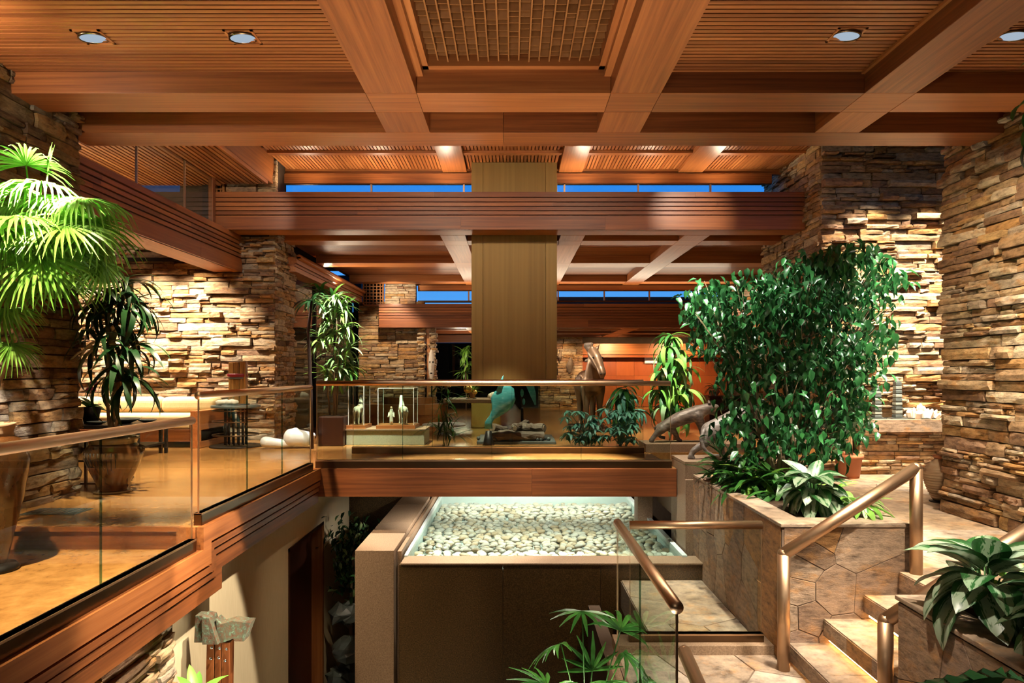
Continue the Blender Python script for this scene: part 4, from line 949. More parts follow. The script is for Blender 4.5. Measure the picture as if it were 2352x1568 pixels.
for k in range(9):
    a = -PI/2+(-.6+.15*k); z1 = .42; z0 = rnd.uniform(.20, .30); pts = []
    for z in (z1, (z0+z1)/2, z0):
        r_ = .268 if z > .36 else .17+(z-.13)*.43; pts.append((GP[0]+math.cos(a)*(r_+.002), GP[1]+math.sin(a)*(r_+.002), ZU+z))
    MB().tube(pts, [.008, .005, .004], 6).build('drip', 'black_metal', t, True)
for a in (.2, PI-.2): MB().tube([(GP[0]+math.cos(a)*.24, GP[1]+math.sin(a)*.24, ZU+.47), (GP[0]+math.cos(a)*.285, GP[1]+math.sin(a)*.285, ZU+.455), (GP[0]+math.cos(a)*.275, GP[1]+math.sin(a)*.275, ZU+.40)], .018, 8).build('lug', 'amber_glaze', t, True)
# --- amber jar at the left edge
AJ = (-3.66, 4.82, ZL)
t = thing('oil_jar', 'tall amber-glazed jar at the left edge on the sunken floor', 'jar', AJ)
MB().lathe([(.075, .05), (.085, .08), (.13, .3), (.175, .5), (.205, .68), (.215, .78), (.20, .86), (.16, .925), (.125, .95)], AJ, 36).build('body', 'amber_glaze', t, True)
MB().lathe([(.122, .945), (.115, .98), (.128, 1.02), (.135, 1.04), (.12, 1.045), (.10, 1.0)], AJ, 36).build('neck', 'stripe_clay', t, True)
MB().lathe([(.15, 0), (.155, .02), (.13, .05), (.08, .055)], AJ, 32).build('stand', 'black_metal', t, True)
# --- floor register
t = thing('floor_register', 'grey metal floor register by the foot of the shaded wall', 'register', (-3.95, 6.0, ZU))
box('frame', (-4.22, 5.85, ZU), (-3.75, 6.12, ZU+.006), 'slate', t)
for k in range(10): box('slat', (-4.19+.045*k, 5.88, ZU+.006), (-4.17+.045*k, 6.09, ZU+.012), 'reflector', t)
# --- side table with totem
ST = (-4.55, 11.25)
t = thing('side_table', 'round iron side table with spindles and a dark glass top', 'table', (ST[0], ST[1], ZU))
MB().lathe([(.38, .64), (.385, .65), (.385, .67), (.38, .68), (.001, .68)], (ST[0], ST[1], ZU), 32).build('top', 'slate', t, True)
MB().lathe([(.40, 0), (.41, .01), (.40, .025), (.001, .03)], (ST[0], ST[1], ZU), 32).build('base', 'black_metal', t, True)
for z in (.2, .42, .60):
    pts = [(ST[0]+.36*math.cos(k*PI/12), ST[1]+.36*math.sin(k*PI/12), ZU+z) for k in range(25)]; MB().tube(pts, .012, 6).build('ring', 'bronze_dark', t, True)
for k in range(14):
    a = 2*PI*k/14; MB().tube([(ST[0]+.17*math.cos(a), ST[1]+.17*math.sin(a), ZU+.03), (ST[0]+.17*math.cos(a), ST[1]+.17*math.sin(a), ZU+.64)], .011, 6).build('spindle', 'black_metal', t, True)
zt = ZU+.68
t = thing('wood_totem', 'split wooden totem with a red band on the round side table', 'sculpture', (ST[0]+.02, ST[1]+.05, zt))
for a, b in ((-.145, -.06), (-.055, .035), (.04, .14)): box('stave', (ST[0]+.02+a, ST[1]+.0, zt+.02), (ST[0]+.02+b, ST[1]+.10, zt+.72+a*.1), 'totem_wood', t, bevel=.01)
MB().lathe([(.16, .46), (.17, .475), (.17, .505), (.16, .52)], (ST[0]+.0, ST[1]+.05, zt), 20, 1, .55).build('band', 'red_lacquer', t, True)
MB().lathe([(.13, .43), (.15, .44), (.15, .46), (.13, .465)], (ST[0]+.0, ST[1]+.05, zt), 20, 1, .55).build('band', 'slate', t, True)
box('foot', (ST[0]-.14, ST[1]-.02, zt), (ST[0]+.18, ST[1]+.12, zt+.025), 'slate', t)
t = thing('candle', 'pale cylindrical candle at the left of the round side table', 'candle', (ST[0]-.24, ST[1]-.1, zt)); MB().lathe([(.045, 0), (.045, .075), (.03, .07), (.001, .068)], (ST[0]-.24, ST[1]-.1, zt), 16).build('wax', 'ceramic_white', t, True)
MB().tube([(ST[0]-.24, ST[1]-.1, zt+.068), (ST[0]-.24, ST[1]-.1, zt+.085)], .003, 5).build('wick', 'dark', t)
blob_caps = [((-.12+.05*k, rnd.uniform(-.03, .03), .045+rnd.uniform(-.01, .03)), .045, (-.1+.05*k, rnd.uniform(-.03, .03), .06), .04) for k in range(6)]
tag(blob('coral', blob_caps, 'ceramic_white', None, .015, 2, Matrix.Translation((ST[0]-.06, ST[1]-.22, zt))), 'pale lumpy coral on the round side table', 'coral')
# --- white sculpture on the floor
q = W(672, 1014, 11.0); Mx = Matrix.Translation((q.x, q.y, ZU))
t = thing('white_sculpture', 'white ceramic animal form lying on the floor beside the round side table', 'sculpture', (q.x, q.y, ZU))
blob('body', [((.0, 0, .17), .15, (.18, .05, .15), .13), ((.18, .05, .15), .13, (.30, .05, .2), .06), ((-.02, 0, .2), .12, (.05, 0, .28), .06)], 'white_glaze', t, .02, 6, Mx)
blob('limb', [((-.40, -.1, .11), .09, (-.15, -.05, .08), .07), ((-.15, -.05, .08), .07, (.02, 0, .07), .05)], 'white_glaze', t, .02, 6, Mx)
# --- glass cases with horses
t = thing('display_plinth', 'low green-grey display plinth under the two glass cases', 'plinth', (-2.2, 11.6, ZU))
box('block', (-2.78, 11.45, ZU+.0), (-1.47, 12.15, -.97), 'plinth_green', t, bevel=.006); box('top_edge', (-2.80, 11.43, -.97), (-1.45, 12.17, -.95), 'granite', t)
def tang_horse(parent_label, o, s, yaw):
    t = thing('horse_figurine', parent_label, 'figurine', o); M = Matrix.Translation(o)@Matrix.Rotation(yaw, 4, 'Z')@Matrix.Scale(s, 4)
    c = [((0, -.26, .60), .15, (0, .22, .62), .145), ((0, .22, .62), .145, (0, .38, .92), .085), ((0, .38, .92), .085, (0, .40, 1.10), .07),
         ((0, .40, 1.10), .075, (0, .62, .98), .045), ((0, .62, .98), .05, (0, .66, .95), .04), ((.04, .38, 1.14), .022, (.045, .38, 1.21), .008), ((-.04, .38, 1.14), .022, (-.045, .38, 1.21), .008),
         ((0, -.38, .66), .035, (0, -.45, .5), .02)]
    for x in (-.09, .09):
        for y in (-.30, .24): c += [((x, y, .52), .075, (x, y+(.03 if y < 0 else -.02), .30), .042), ((x, y+(.03 if y < 0 else -.02), .30), .042, (x, y, .07), .028), ((x, y, .07), .03, (x, y+.02, .03), .045)]
    blob('body', c, 'ceramic_white', t, .028*s*1.0, 3, M)
    blob('saddle', [((0, -.12, .72), .06, (0, .1, .72), .06), ((-.13, 0, .66), .04, (.13, 0, .66), .04), ((-.14, 0, .6), .03, (.14, 0, .6), .03)], 'stripe_clay', t, .03*s, 2, M)
    return t
def case(label, x0, x1, y0, y1, z0, h):
    t = thing('glass_case', label, 'display case', ((x0+x1)/2, (y0+y1)/2, z0)); box('base', (x0-.03, y0-.03, z0), (x1+.03, y1+.03, z0+.06), 'wood_x', t); zb = z0+.06
    for a, b in (((x0, y0), (x1, y0+.005)), ((x0, y1-.005), (x1, y1)), ((x0, y0), (x0+.005, y1)), ((x1-.005, y0), (x1, y1))): box('glass_panel', (a[0], a[1], zb), (b[0], b[1], zb+h), 'glass', t)
    box('glass_panel', (x0, y0, zb+h), (x1, y1, zb+h+.005), 'glass', t)
    for x in (x0, x1):
        for y in (y0, y1): box('edge', (x-.005, y-.005, zb), (x+.005, y+.005, zb+h), 'plaster_white', t)
    box('edge', (x0, y0-.005, zb+h-.002), (x1, y0+.005, zb+h+.010), 'plaster_white', t); box('edge', (x1-.005, y0, zb+h-.002), (x1+.005, y1, zb+h+.010), 'plaster_white', t)
case('glass display case with a pale horse on the right of the plinth', -2.26, -1.66, 11.52, 12.0, -.95, .62)
case('narrow glass display case with a pale horse beside the square plant pot', -2.76, -2.50, 11.52, 12.0, -.95, .66)
tang_horse('pale ceramic horse with a saddle in the right glass case', (-1.87, 11.72, -.888), .42, .35)
tang_horse('pale ceramic horse in the narrow glass case', (-2.64, 11.74, -.888), .42, -.05)
q = (-2.06, 11.66, -.888)
t = thing('groom_figurine', 'small clay standing attendant beside the horse in the right glass case', 'figurine', q)
blob('body', [((0, 0, .05), .03, (0, 0, .17), .035), ((0, 0, .17), .035, (0, 0, .24), .03), ((-.04, 0, .2), .015, (-.05, -.03, .13), .012), ((.04, 0, .2), .015, (.05, -.03, .13), .012), ((-.015, 0, .01), .016, (-.015, 0, .07), .02), ((.015, 0, .01), .016, (.015, 0, .07), .02)], 'ceramic_white', t, .008, 2, Matrix.Translation(q))
blob('head', [((0, 0, .275), .024, (0, 0, .29), .02)], 'stripe_clay', t, .008, 2, Matrix.Translation(q))
# --- curved benches behind
def bench(label, cx, cy, r0, r1, a0, a1, z0, z1):
    t = thing('curved_bench', label, 'bench', (cx, cy, z0)); n = 14
    P = [(cx+r1*math.cos(a0+(a1-a0)*k/n), cy+r1*math.sin(a0+(a1-a0)*k/n)) for k in range(n+1)]+[(cx+r0*math.cos(a1-(a1-a0)*k/n), cy+r0*math.sin(a1-(a1-a0)*k/n)) for k in range(n+1)]
    MB().prism(P, z0+.32, z1, lambda u, v, h: Vector((u, v, h))).build('back', 'wood_orange', t)
    MB().prism([(cx+(p[0]-cx)*.98, cy+(p[1]-cy)*.98) for p in P], z0, z0+.32, lambda u, v, h: Vector((u, v, h))).build('seat_base', 'wood_x', t)
bench('curved orange wooden bench behind the glass cases', -2.4, 15.2, .75, 1.0, PI*1.05, PI*1.95, ZU, -.68)
bench('second curved wooden bench nearer the middle wall edge', -2.6, 17.4, .5, .7, PI*1.1, PI*1.9, ZU, -.62)
t = thing('white_table', 'low white oval table behind the palm grass', 'table', (-1.35, 13.6, ZU)); MB().lathe([(.42, .16), (.44, .18), (.42, .20), (.001, .20)], (-1.35, 13.6, ZU), 28).build('top', 'white_glaze', t, True); MB().lathe([(.22, 0), (.16, .08), (.22, .16)], (-1.35, 13.6, ZU), 20).build('foot', 'white_glaze', t, True)
# --- far stone table with ornaments
t = thing('stone_table', 'far stone-topped table with gold ornaments behind the aqua sculpture', 'table', (-.75, 15.2, ZU))
box('top', (-1.5, 14.7, -.66), (.1, 15.8, -.58), 'granite', t, bevel=.01); box('pedestal', (-.9, 15.0, ZU), (-.25, 15.5, -.66), 'gold', t, bevel=.01)
for k, (px, z, r_) in enumerate(((1075, -.42, .10), (1090, -.47, .06), (1028, -.36, .08))):
    q = W(px, 900, 15.1); lab = ('large gold disc ornament on the far stone table', 'small gold disc ornament on the far stone table', 'flat gold dish on a stem on the far stone table')[k]
    t = thing('gold_ornament', lab, 'ornament', (q.x, q.y, -.58)); MB().tube([(q.x, q.y, -.58), (q.x, q.y, z)], .012, 6).build('stem', 'gold', t)
    MB().ball((q.x, q.y-.02, z+r_*.6), (r_, .035, r_ if k < 2 else .02), 14, 8).build('disc', 'gold', t, True); MB().lathe([(.05, 0), (.04, .015)], (q.x, q.y, -.58), 12).build('foot', 'dark', t)
tag(blob('quartz', [((-.05, 0, .06), .06, (.0, 0, .1), .05), ((.04, 0, .06), .06, (.05, 0, .12), .04)], 'ceramic_white', None, .02, 1, Matrix.Translation((-.43, 15.0, -.58))), 'white stone lump on the far stone table', 'stone')
# --- fire pit with petrified logs
t = thing('fire_pit', 'dark stone hearth with petrified logs under the brass hood', 'fire pit', (.05, 12.1, ZU))
box('hearth', (-.6, 11.57, ZU), (.75, 12.9, ZU+.05), 'slate', t, bevel=.01)
def log(a, b, r_, n=12):
    a = Vector(a); b = Vector(b); mb = MB().tube([a+(b-a)*k/n for k in range(n+1)], [r_*rnd.uniform(.9, 1.08) for _ in range(n+1)], 11)
    mb.v = [(x+rnd.uniform(-.012, .012), y+rnd.uniform(-.012, .012), z+rnd.uniform(-.012, .012)) for x, y, z in mb.v]; lo = mb.build('log', 'log', t)
    for q, e_ in ((a, a-(b-a).normalized()*.012), (b, b+(b-a).normalized()*.012)): MB().tube([q, e_], [r_*.8, r_*.78], 11).build('cut_face', 'trunk', lo)
log((-.36, 11.66, -1.09), (.54, 11.70, -1.09), .08); log((-.34, 11.74, -.95), (-.12, 12.35, -1.06), .075); log((.02, 12.10, -.97), (.56, 11.80, -.96), .075); log((-.30, 11.88, -1.08), (.5, 12.05, -1.08), .085); log((.05, 11.72, -.96), (.26, 12.3, -.90), .05)
for k in range(16):
    x = rnd.uniform(-.6, .65); MB().ball((x, 11.62+rnd.uniform(-.03, .25), ZU+.08), (rnd.uniform(.03, .06), .04, .035), 8, 6).build('stone', 'slate', t, True)
# --- aqua glass sculptures
def loft(path, rads, flat, mat, name, parent, Y):
    mb = MB().tube([W(x, y, Y) for x, y in path], rads, 16); mb.v = [(x, Y+(y-Y)*flat, z) for x, y, z in mb.v]; return mb.build(name, mat, parent, True)
t = thing('glass_sculpture', 'tall aqua glass sculpture with a twisted foot behind the logs', 'sculpture', (-.4, 12.6, ZU))
loft([(1122, 984), (1122, 970), (1130, 958), (1142, 945), (1152, 925), (1160, 908), (1164, 892), (1160, 880)], [.07, .06, .05, .10, .20, .19, .12, .03], .35, 'aqua_glass', 'body', t, 11.45)
loft([(1146, 900), (1150, 880), (1156, 862)], [.05, .03, .006], .3, 'aqua_glass', 'fin', t, 11.4); MB().lathe([(.10, 0), (.09, .03), (.05, .24)], (-.395, 11.45, ZU), 16).build('foot', 'black_metal', t, True)
t = thing('glass_sculpture', 'dark glass leaf sculpture with turquoise ovals beside the hood', 'sculpture', (.2, 13.6, ZU))
loft([(1196, 940), (1188, 920), (1186, 895), (1180, 872)], [.02, .09, .12, .03], .2, 'black_metal', 'leaf', t, 13.5); loft([(1230, 930), (1224, 905), (1216, 880)], [.015, .06, .08], .2, 'aqua_glass', 'leaf', t, 13.5)
for px, py, r_ in ((1199, 902, .05), (1203, 922, .04)): q = W(px, py, 13.4); MB().ball(q, (r_*.7, .012, r_*1.6), 12, 8).build('oval', 'aqua_glass', t, True)
MB().tube([(.2, 13.5, ZU), (.2, 13.5, -.7)], .03, 10).build('stand', 'black_metal', t); MB().lathe([(.18, 0), (.17, .03)], (.2, 13.5, ZU), 20).build('base', 'black_metal', t)
# --- bronze horse
H = Vector((1.70, 14.15, ZU))
t = thing('horse_statue', 'life-size bronze horse statue facing the footbridge', 'statue', H)
c = [((0, .35, 1.02), .27, (0, 1.3, 1.0), .28), ((0, .15, 1.0), .24, (0, .4, .95), .26), ((0, .12, 1.1), .20, (-.02, -.05, 1.42), .13), ((-.02, -.05, 1.42), .13, (-.03, -.10, 1.62), .095),
     ((-.03, -.10, 1.62), .125, (.03, -.24, 1.50), .115), ((.03, -.24, 1.50), .115, (.10, -.40, 1.26), .075), ((.10, -.40, 1.26), .085, (.115, -.44, 1.20), .078), ((.0, -.13, 1.46), .11, (.07, -.28, 1.33), .085), ((.115, -.45, 1.19), .06, (.11, -.42, 1.14), .05),
     ((-.06, -.12, 1.72), .04, (-.07, -.15, 1.84), .012), ((.05, -.12, 1.71), .04, (.10, -.15, 1.82), .012),
     ((-.20, .25, 1.14), .06, (-.22, .45, 1.16), .05), ((.20, .25, 1.14), .06, (.22, .45, 1.16), .05)]
for x in (-.14, .14): c += [((x, .22, .9), .13, (x, .18, .52), .065), ((x, .18, .52), .065, (x, .2, .12), .045), ((x, .2, .12), .045, (x, .17, .04), .075),
                            ((x, 1.4, .95), .17, (x, 1.45, .55), .08), ((x, 1.45, .55), .08, (x, 1.38, .12), .05), ((x, 1.38, .12), .05, (x, 1.36, .04), .075)]
hb = blob('body', c, 'horse_bronze', t, .022, 4, Matrix.Translation(H))
blob('mane', [((-.10, .0, 1.70), .07, (-.16, .0, 1.78), .06), ((-.16, .0, 1.78), .06, (-.06, -.02, 1.80), .045), ((-.16, 0, 1.46), .035, (-.08, .02, 1.50), .03)], 'log', t, .018, 1, Matrix.Translation(H))
for x, y_ in ((-.055, -.315), (.135, -.285)): MB().ball(H+Vector((x, y_, 1.52)), .022, 8, 6).build('eye', 'dark', hb, True)
for x in (.075, .155): MB().ball(H+Vector((x, -.515, 1.19)), .014, 8, 6).build('nostril', 'dark', hb, True)
box('base', (H.x-.4, H.y-.15, ZU), (H.x+.4, H.y+1.8, ZU+.03), 'black_metal', t)
# --- jaguars
def jaguar(label, name, Y, segs, tail, extra, vox=.02, ear=None):
    b = [(W(*p0, Y)+Vector((0, d0, 0)), r0, W(*p1, Y)+Vector((0, d1, 0)), r1) for p0, d0, r0, p1, d1, r1 in segs]
    base = W(*extra, Y); t = thing(name, label, 'statue', base); jb = blob('body', b, 'silver_wood', t, vox, 3)
    MB().tube([W(x, y, Y)+Vector((0, d, 0)) for x, y, d in tail], [.032-.002*k for k in range(len(tail))], 8).build('tail', 'silver_wood', t, True)
    if ear:
        for x, y, d in ear: q = W(x, y, Y)+Vector((0, d, 0)); MB().tube([q, q+Vector((0, 0, .06))], [.028, .008], 8).build('ear', 'silver_wood', jb, True)
    return t
jaguar('silvered wooden jaguar striding with open mouth on the low granite plinth', 'jaguar_statue', 10.7,
       [((1520, 982), 0, .085, (1560, 962), 0, .115), ((1560, 962), 0, .115, (1602, 948), 0, .125), ((1602, 948), 0, .12, (1622, 938), -.02, .085),
        ((1622, 938), -.02, .085, (1632, 936), -.02, .075), ((1632, 934), -.02, .06, (1645, 934), -.03, .042), ((1632, 946), -.02, .045, (1643, 951), -.03, .028), ((1645, 934), -.03, .04, (1646, 937), -.03, .03),
        ((1518, 984), -.06, .08, (1503, 998), -.07, .045), ((1503, 998), -.07, .045, (1492, 1010), -.08, .032), ((1492, 1010), -.08, .035, (1497, 1012), -.09, .03),
        ((1540, 980), .08, .08, (1553, 994), .08, .045), ((1553, 994), .08, .045, (1560, 1009), .08, .032), ((1560, 1011), .07, .032, (1566, 1012), .06, .03),
        ((1600, 955), -.08, .08, (1608, 985), -.08, .045), ((1608, 985), -.08, .045, (1612, 1009), -.08, .034), ((1612, 1011), -.09, .034, (1618, 1012), -.1, .03),
        ((1606, 955), .07, .075, (1622, 985), .07, .042), ((1622, 985), .07, .042, (1630, 1009), .07, .034), ((1630, 1011), .06, .034, (1636, 1012), .05, .03)],
       [(1514, 976, .02), (1508, 984, .06), (1512, 996, .08), (1520, 1004, .08), (1530, 1006, .06)], (1560, 1014), ear=((1627, 928, -.06), (1630, 927, .05)))
jaguar('silvered wooden jaguar with curled tail half hidden by the ficus on the granite plinth', 'jaguar_statue', 8.65,
       [((1632, 990), 0, .125, (1665, 975), 0, .13), ((1665, 975), 0, .13, (1705, 958), 0, .15), ((1705, 958), 0, .14, (1735, 945), -.02, .10), ((1735, 945), -.02, .10, (1752, 938), -.03, .085), ((1752, 936), -.03, .07, (1772, 940), -.04, .05),
        ((1628, 994), -.09, .105, (1612, 1018), -.10, .055), ((1612, 1018), -.1, .055, (1588, 1032), -.1, .042), ((1588, 1032), -.1, .04, (1580, 1048), -.1, .035), ((1580, 1049), -.1, .036, (1587, 1050), -.12, .03),
        ((1648, 995), .1, .10, (1660, 1020), .1, .055), ((1660, 1020), .1, .055, (1664, 1046), .1, .04), ((1664, 1048), .1, .04, (1672, 1049), .08, .035),
        ((1705, 965), -.09, .09, (1712, 1010), -.09, .055), ((1712, 1010), -.09, .055, (1716, 1046), -.09, .04), ((1716, 1048), -.09, .04, (1724, 1049), -.1, .035),
        ((1712, 965), .09, .09, (1730, 1010), .09, .055), ((1730, 1010), .09, .055, (1736, 1046), .09, .04), ((1736, 1048), .09, .04, (1744, 1049), .08, .035)],
       [(1622, 978, -.05), (1610, 988, -.12), (1604, 1005, -.14), (1606, 1022, -.16), (1614, 1034, -.18), (1628, 1042, -.18), (1642, 1043, -.16)], (1660, 1053), .022, ear=((1748, 926, -.08), (1752, 926, .04)))
# --- shelf with crystal and pillars at right
t = thing('wall_shelf', 'pale stone shelf on a low stone base along the bright right wall', 'shelf', (6.3, 10.95, ZR), kind='structure')
MB().prism([(5.62, 10.72), (7.4, 10.72), (7.4, 11.16), (5.5, 11.16), (5.5, 10.95)], -.94, -.74, lambda u, v, h: Vector((u, v, h))).build('slab', 'flag_floor', t, bevel=.006)
stone_wall('wall_shelf_base', 'honey-coloured low stone base under the crystal shelf', (5.52, 10.86), (1, 0), 1.9, ZR, -.945, 41, course=(.1, .18), seglen=(.4, 1.0), depth=.04, thick=.24)
for px, top, lab in ((2014, 893, 'banded dark stone totem at the left of the shelf'), (2061, 880, 'taller banded green stone totem in the middle of the shelf')):
    q = W(px, 963, 10.9); h = (963-top)*10.9/F; t = thing('stone_totem', lab, 'sculpture', (q.x, q.y, -.74))
    box('base', (q.x-.12, q.y-.08, -.74), (q.x+.12, q.y+.08, -.722), 'slate', t)
    n = 9
    for k in range(n): w_ = .058-.012*k/n; box('band', (q.x-w_, q.y-w_, -.722+h*k/n+.003), (q.x+w_, q.y+w_, -.722+h*(k+1)/n-.012), 'totem_stone' if k % 2 else 'slate', t, bevel=.006)
    MB().box((q.x-.044, q.y-.044, -.722), (q.x+.044, q.y+.044, -.722+h)).build('core', 'slate', t); MB().lathe([(.05, 0), (.001, .06)], (q.x, q.y, -.722+h), 4).build('tip', 'slate', t)
q = W(2116, 960, 10.9); t = thing('crystal_cluster', 'large white and peach crystal cluster on the stone shelf', 'crystal', (q.x, q.y, -.74))
MB().lathe([(.24, 0), (.25, .015), (.2, .02)], (q.x, q.y, -.74), 18, 1, .5).build('stand', 'slate', t)
for k in range(34):
    x = rnd.uniform(-.22, .22); y = rnd.uniform(-.09, .09); L_ = rnd.uniform(.08, .2)*(1.25-abs(x)*2); r_ = rnd.uniform(.035, .065); d = Vector((x*2.2+rnd.uniform(-.4, .4), y*3+rnd.uniform(-.4, .2), 1)).normalized()
    a = Vector((q.x+x, q.y+y, -.725)); MB().tube([a, a+d*L_*.7, a+d*L_], [r_, r_*.8, .01], 6).build('point', 'crystal', t)
# --- striped vase
V = (5.36, 8.55, ZR); t = thing('striped_vase', 'ribbed clay vase half hidden behind the right stone wall', 'vase', V)
pr = [(.07, .02)]
for k in range(13): z = .05+.032*k; r_ = .07+.12*math.sin(min(1.0, (z)/.36)*PI/2)-max(0, z-.36)*.5; pr += [(r_, z), (r_+.008, z+.014), (r_, z+.026)]
pr += [(.13, .47), (.075, .52), (.06, .54)]
MB().lathe(pr, V, 30).build('body', 'stripe_clay', t, True); MB().lathe([(.06, .54), (.085, .57), (.08, .585), (.05, .58)], V, 24).build('neck', 'terracotta', t, True); MB().lathe([(.12, 0), (.12, .015), (.08, .02)], V, 24).build('stand', 'black_metal', t, True)
# --- bronze axe on the low wall
A = W(516, 1440, 5.4); t = thing('axe_sculpture', 'verdigris bronze axe head on riveted wooden handles by the tan wall', 'sculpture', (A.x, A.y, ZB))
def slab(pts, th, mat, name, Y, off=0):
    return MB().prism([(W(x, y, Y).x, W(x, y, Y).z) for x, y in pts], Y-th/2+off, Y+th/2+off, lambda u, v, h: Vector((u, h, v))).build(name, mat, t, bevel=.004)
slab([(452, 1470), (455, 1408), (474, 1408), (478, 1470)], .10, 'verdigris', 'head', 5.4); slab([(476, 1470), (474, 1406), (492, 1410), (496, 1422), (512, 1470)], .14, 'verdigris', 'head', 5.4, -.02)
slab([(506, 1470), (500, 1416), (512, 1428), (540, 1420), (566, 1424), (581, 1424), (565, 1468), (545, 1468), (540, 1462), (514, 1472)], .11, 'verdigris', 'head', 5.4, .01)
for pts in ([(479, 1471), (496, 1471), (495, 1720), (473, 1720)], [(498, 1471), (512, 1471), (510, 1720), (496, 1720)], [(513, 1471), (532, 1471), (528, 1720), (511, 1720)]): hd_ = slab(pts, .09, 'wood_z', 'handle', 5.4, .01)
for px, py in ((487, 1486), (485, 1511), (505, 1487), (503, 1509), (521, 1489), (518, 1516)): MB().ball(W(px, py, 5.345)+Vector((0, -.01, 0)), (.012, .008, .012), 8, 6).build('rivet', 'reflector', hd_, True)
q = W(505, 1720, 5.4); box('pedestal', (q.x-.2, 5.3, ZB), (q.x+.2, 5.55, q.z), 'granite', t)
# --- far cabinet and paper
t = thing('cabinet', 'dark cabinet ledge behind the jaguars at the far right', 'cabinet', (6, 17, ZU)); box('body', (4.86, 16.8, ZU), (7.4, 17.4, -.62), 'door_wood', t); box('top', (4.82, 16.76, -.62), (7.44, 17.44, -.58), 'door_wood', t)
box('door', (4.9, 16.78, ZU+.05), (6.1, 16.8, -.68), 'door_wood', t); box('door', (6.12, 16.78, ZU+.05), (7.36, 16.8, -.68), 'door_wood', t)
q = W(1497, 816, 23.9); t = thing('white_panel', 'small white rectangular panel on the far red wall', 'panel', q); box('face', (q.x-.22, 23.90, q.z-.26), (q.x+.2, 23.94, q.z+.24), 'paper', t); box('frame', (q.x-.24, 23.93, q.z-.28), (q.x+.22, 23.97, q.z+.26), 'white_glaze', t)
# --- carved mask by the far window
q = W(991, 838, 18.35); t = thing('carved_mask', 'tall pale carved wooden mask beside the torn stone edge', 'mask', (q.x, q.y, ZU))
MB().ball((q.x, q.y, q.z), (.085, .06, .42), 14, 10).build('face', 'ceramic_white', t, True); mf = t.children[0]; MB().ball((q.x+.01, q.y-.05, q.z-.02), (.02, .03, .14), 8, 6).build('nose', 'ceramic_white', mf, True)
for x in (-.035, .045): MB().ball((q.x+x, q.y-.05, q.z+.08), (.018, .015, .03), 8, 6).build('eye', 'dark', mf, True)
MB().ball((q.x, q.y-.045, q.z-.22), (.035, .02, .02), 8, 6).build('mouth', 'dark', mf, True)
MB().tube([(q.x, q.y+.03, ZU), (q.x, q.y+.03, q.z)], .02, 8).build('stand', 'black_metal', t); MB().lathe([(.13, 0), (.12, .03)], (q.x, q.y+.03, ZU), 18).build('base', 'black_metal', t)
# --- hung relief on the far stone
for px, py, s, lab in ((1308, 838, .17, 'dark hanging relief on the far stone wall near the horse'), (1286, 815, .11, 'smaller dark hanging relief on the far stone wall near the hood')):
    q = W(px, py, 23.45); t = thing('hanging_relief', lab, 'relief', q); blob('shape', [((0, 0, -s*1.5), s*.4, (0, 0, 0), s*.7), ((0, 0, 0), s*.7, (s*.3, 0, s*1.2), s*.4), ((-s*.6, 0, -s*.4), s*.3, (s*.5, 0, s*.2), s*.3)], 'log', t, .05, 1, Matrix.Translation(q)); box('hook', (q.x-.02, q.y, q.z+s*1.4), (q.x+.02, q.y+.1, q.z+s*1.5), 'dark', t)
# --- rocks in the dark corner by the pool
for px, py, r_, lab in ((790, 1410, .2, 'upper boulder'), (805, 1490, .24, 'large boulder'), (782, 1560, .2, 'lowest boulder')):
    q = W(px, py, 9.2); rr = random.Random(px); mb = MB().ball(q, (r_, r_*.8, r_*.75), 12, 8); mb.v = [(x+rr.uniform(-.04, .04), y+rr.uniform(-.04, .04), z+rr.uniform(-.04, .04)) for x, y, z in mb.v]
    tag(mb.build('boulder', 'slate'), lab+' in the dark corner left of the granite pool', 'boulder', 'boulders beside the pool')

# ================================================================ PLANTS
def stem(t, pts, r0, r1, mat='trunk', name='stem', seg=7):
    n = len(pts); return MB().tube(pts, [r0+(r1-r0)*k/(n-1) for k in range(n)], seg).build(name, mat, t, True)
def V3(*a): return Vector(a)
# --- fan palm at the upper left
PB = V3(-4.06, 5.1, ZL)
t = pot('fan_palm', 'tall brightly lit fan palm at the left in front of the shaded stone wall', 'palm', PB[:], [(.14, 0), (.17, .3), (.19, .34), (.16, .34), (.15, .28)], 'black_metal', soil=(.15, .28))
crown = W(85, 590, 5.05)
stem(t, [PB+V3(0, 0, .28), W(-8, 890, 5.1), W(40, 760, 5.08), W(75, 650, 5.05), crown], .022, .014, 'trunk', 'trunk')
stem(t, [PB+V3(.03, .03, .28), W(-60, 950, 5.2), W(-50, 800, 5.2), W(-30, 700, 5.2)], .02, .013, 'trunk', 'trunk')
fans = [fan_mesh('frond', .48, 30, 3.8, .030, d_, 'leaf_bright', k) for k, d_ in enumerate((.7, 1.0, 1.3, .9))]
small = [fan_mesh('frond', .30, 9, 1.0, .035, .1, 'leaf_bright', 5), fan_mesh('frond', .34, 16, 2.6, .028, 1.0, 'leaf_bright', 6)]
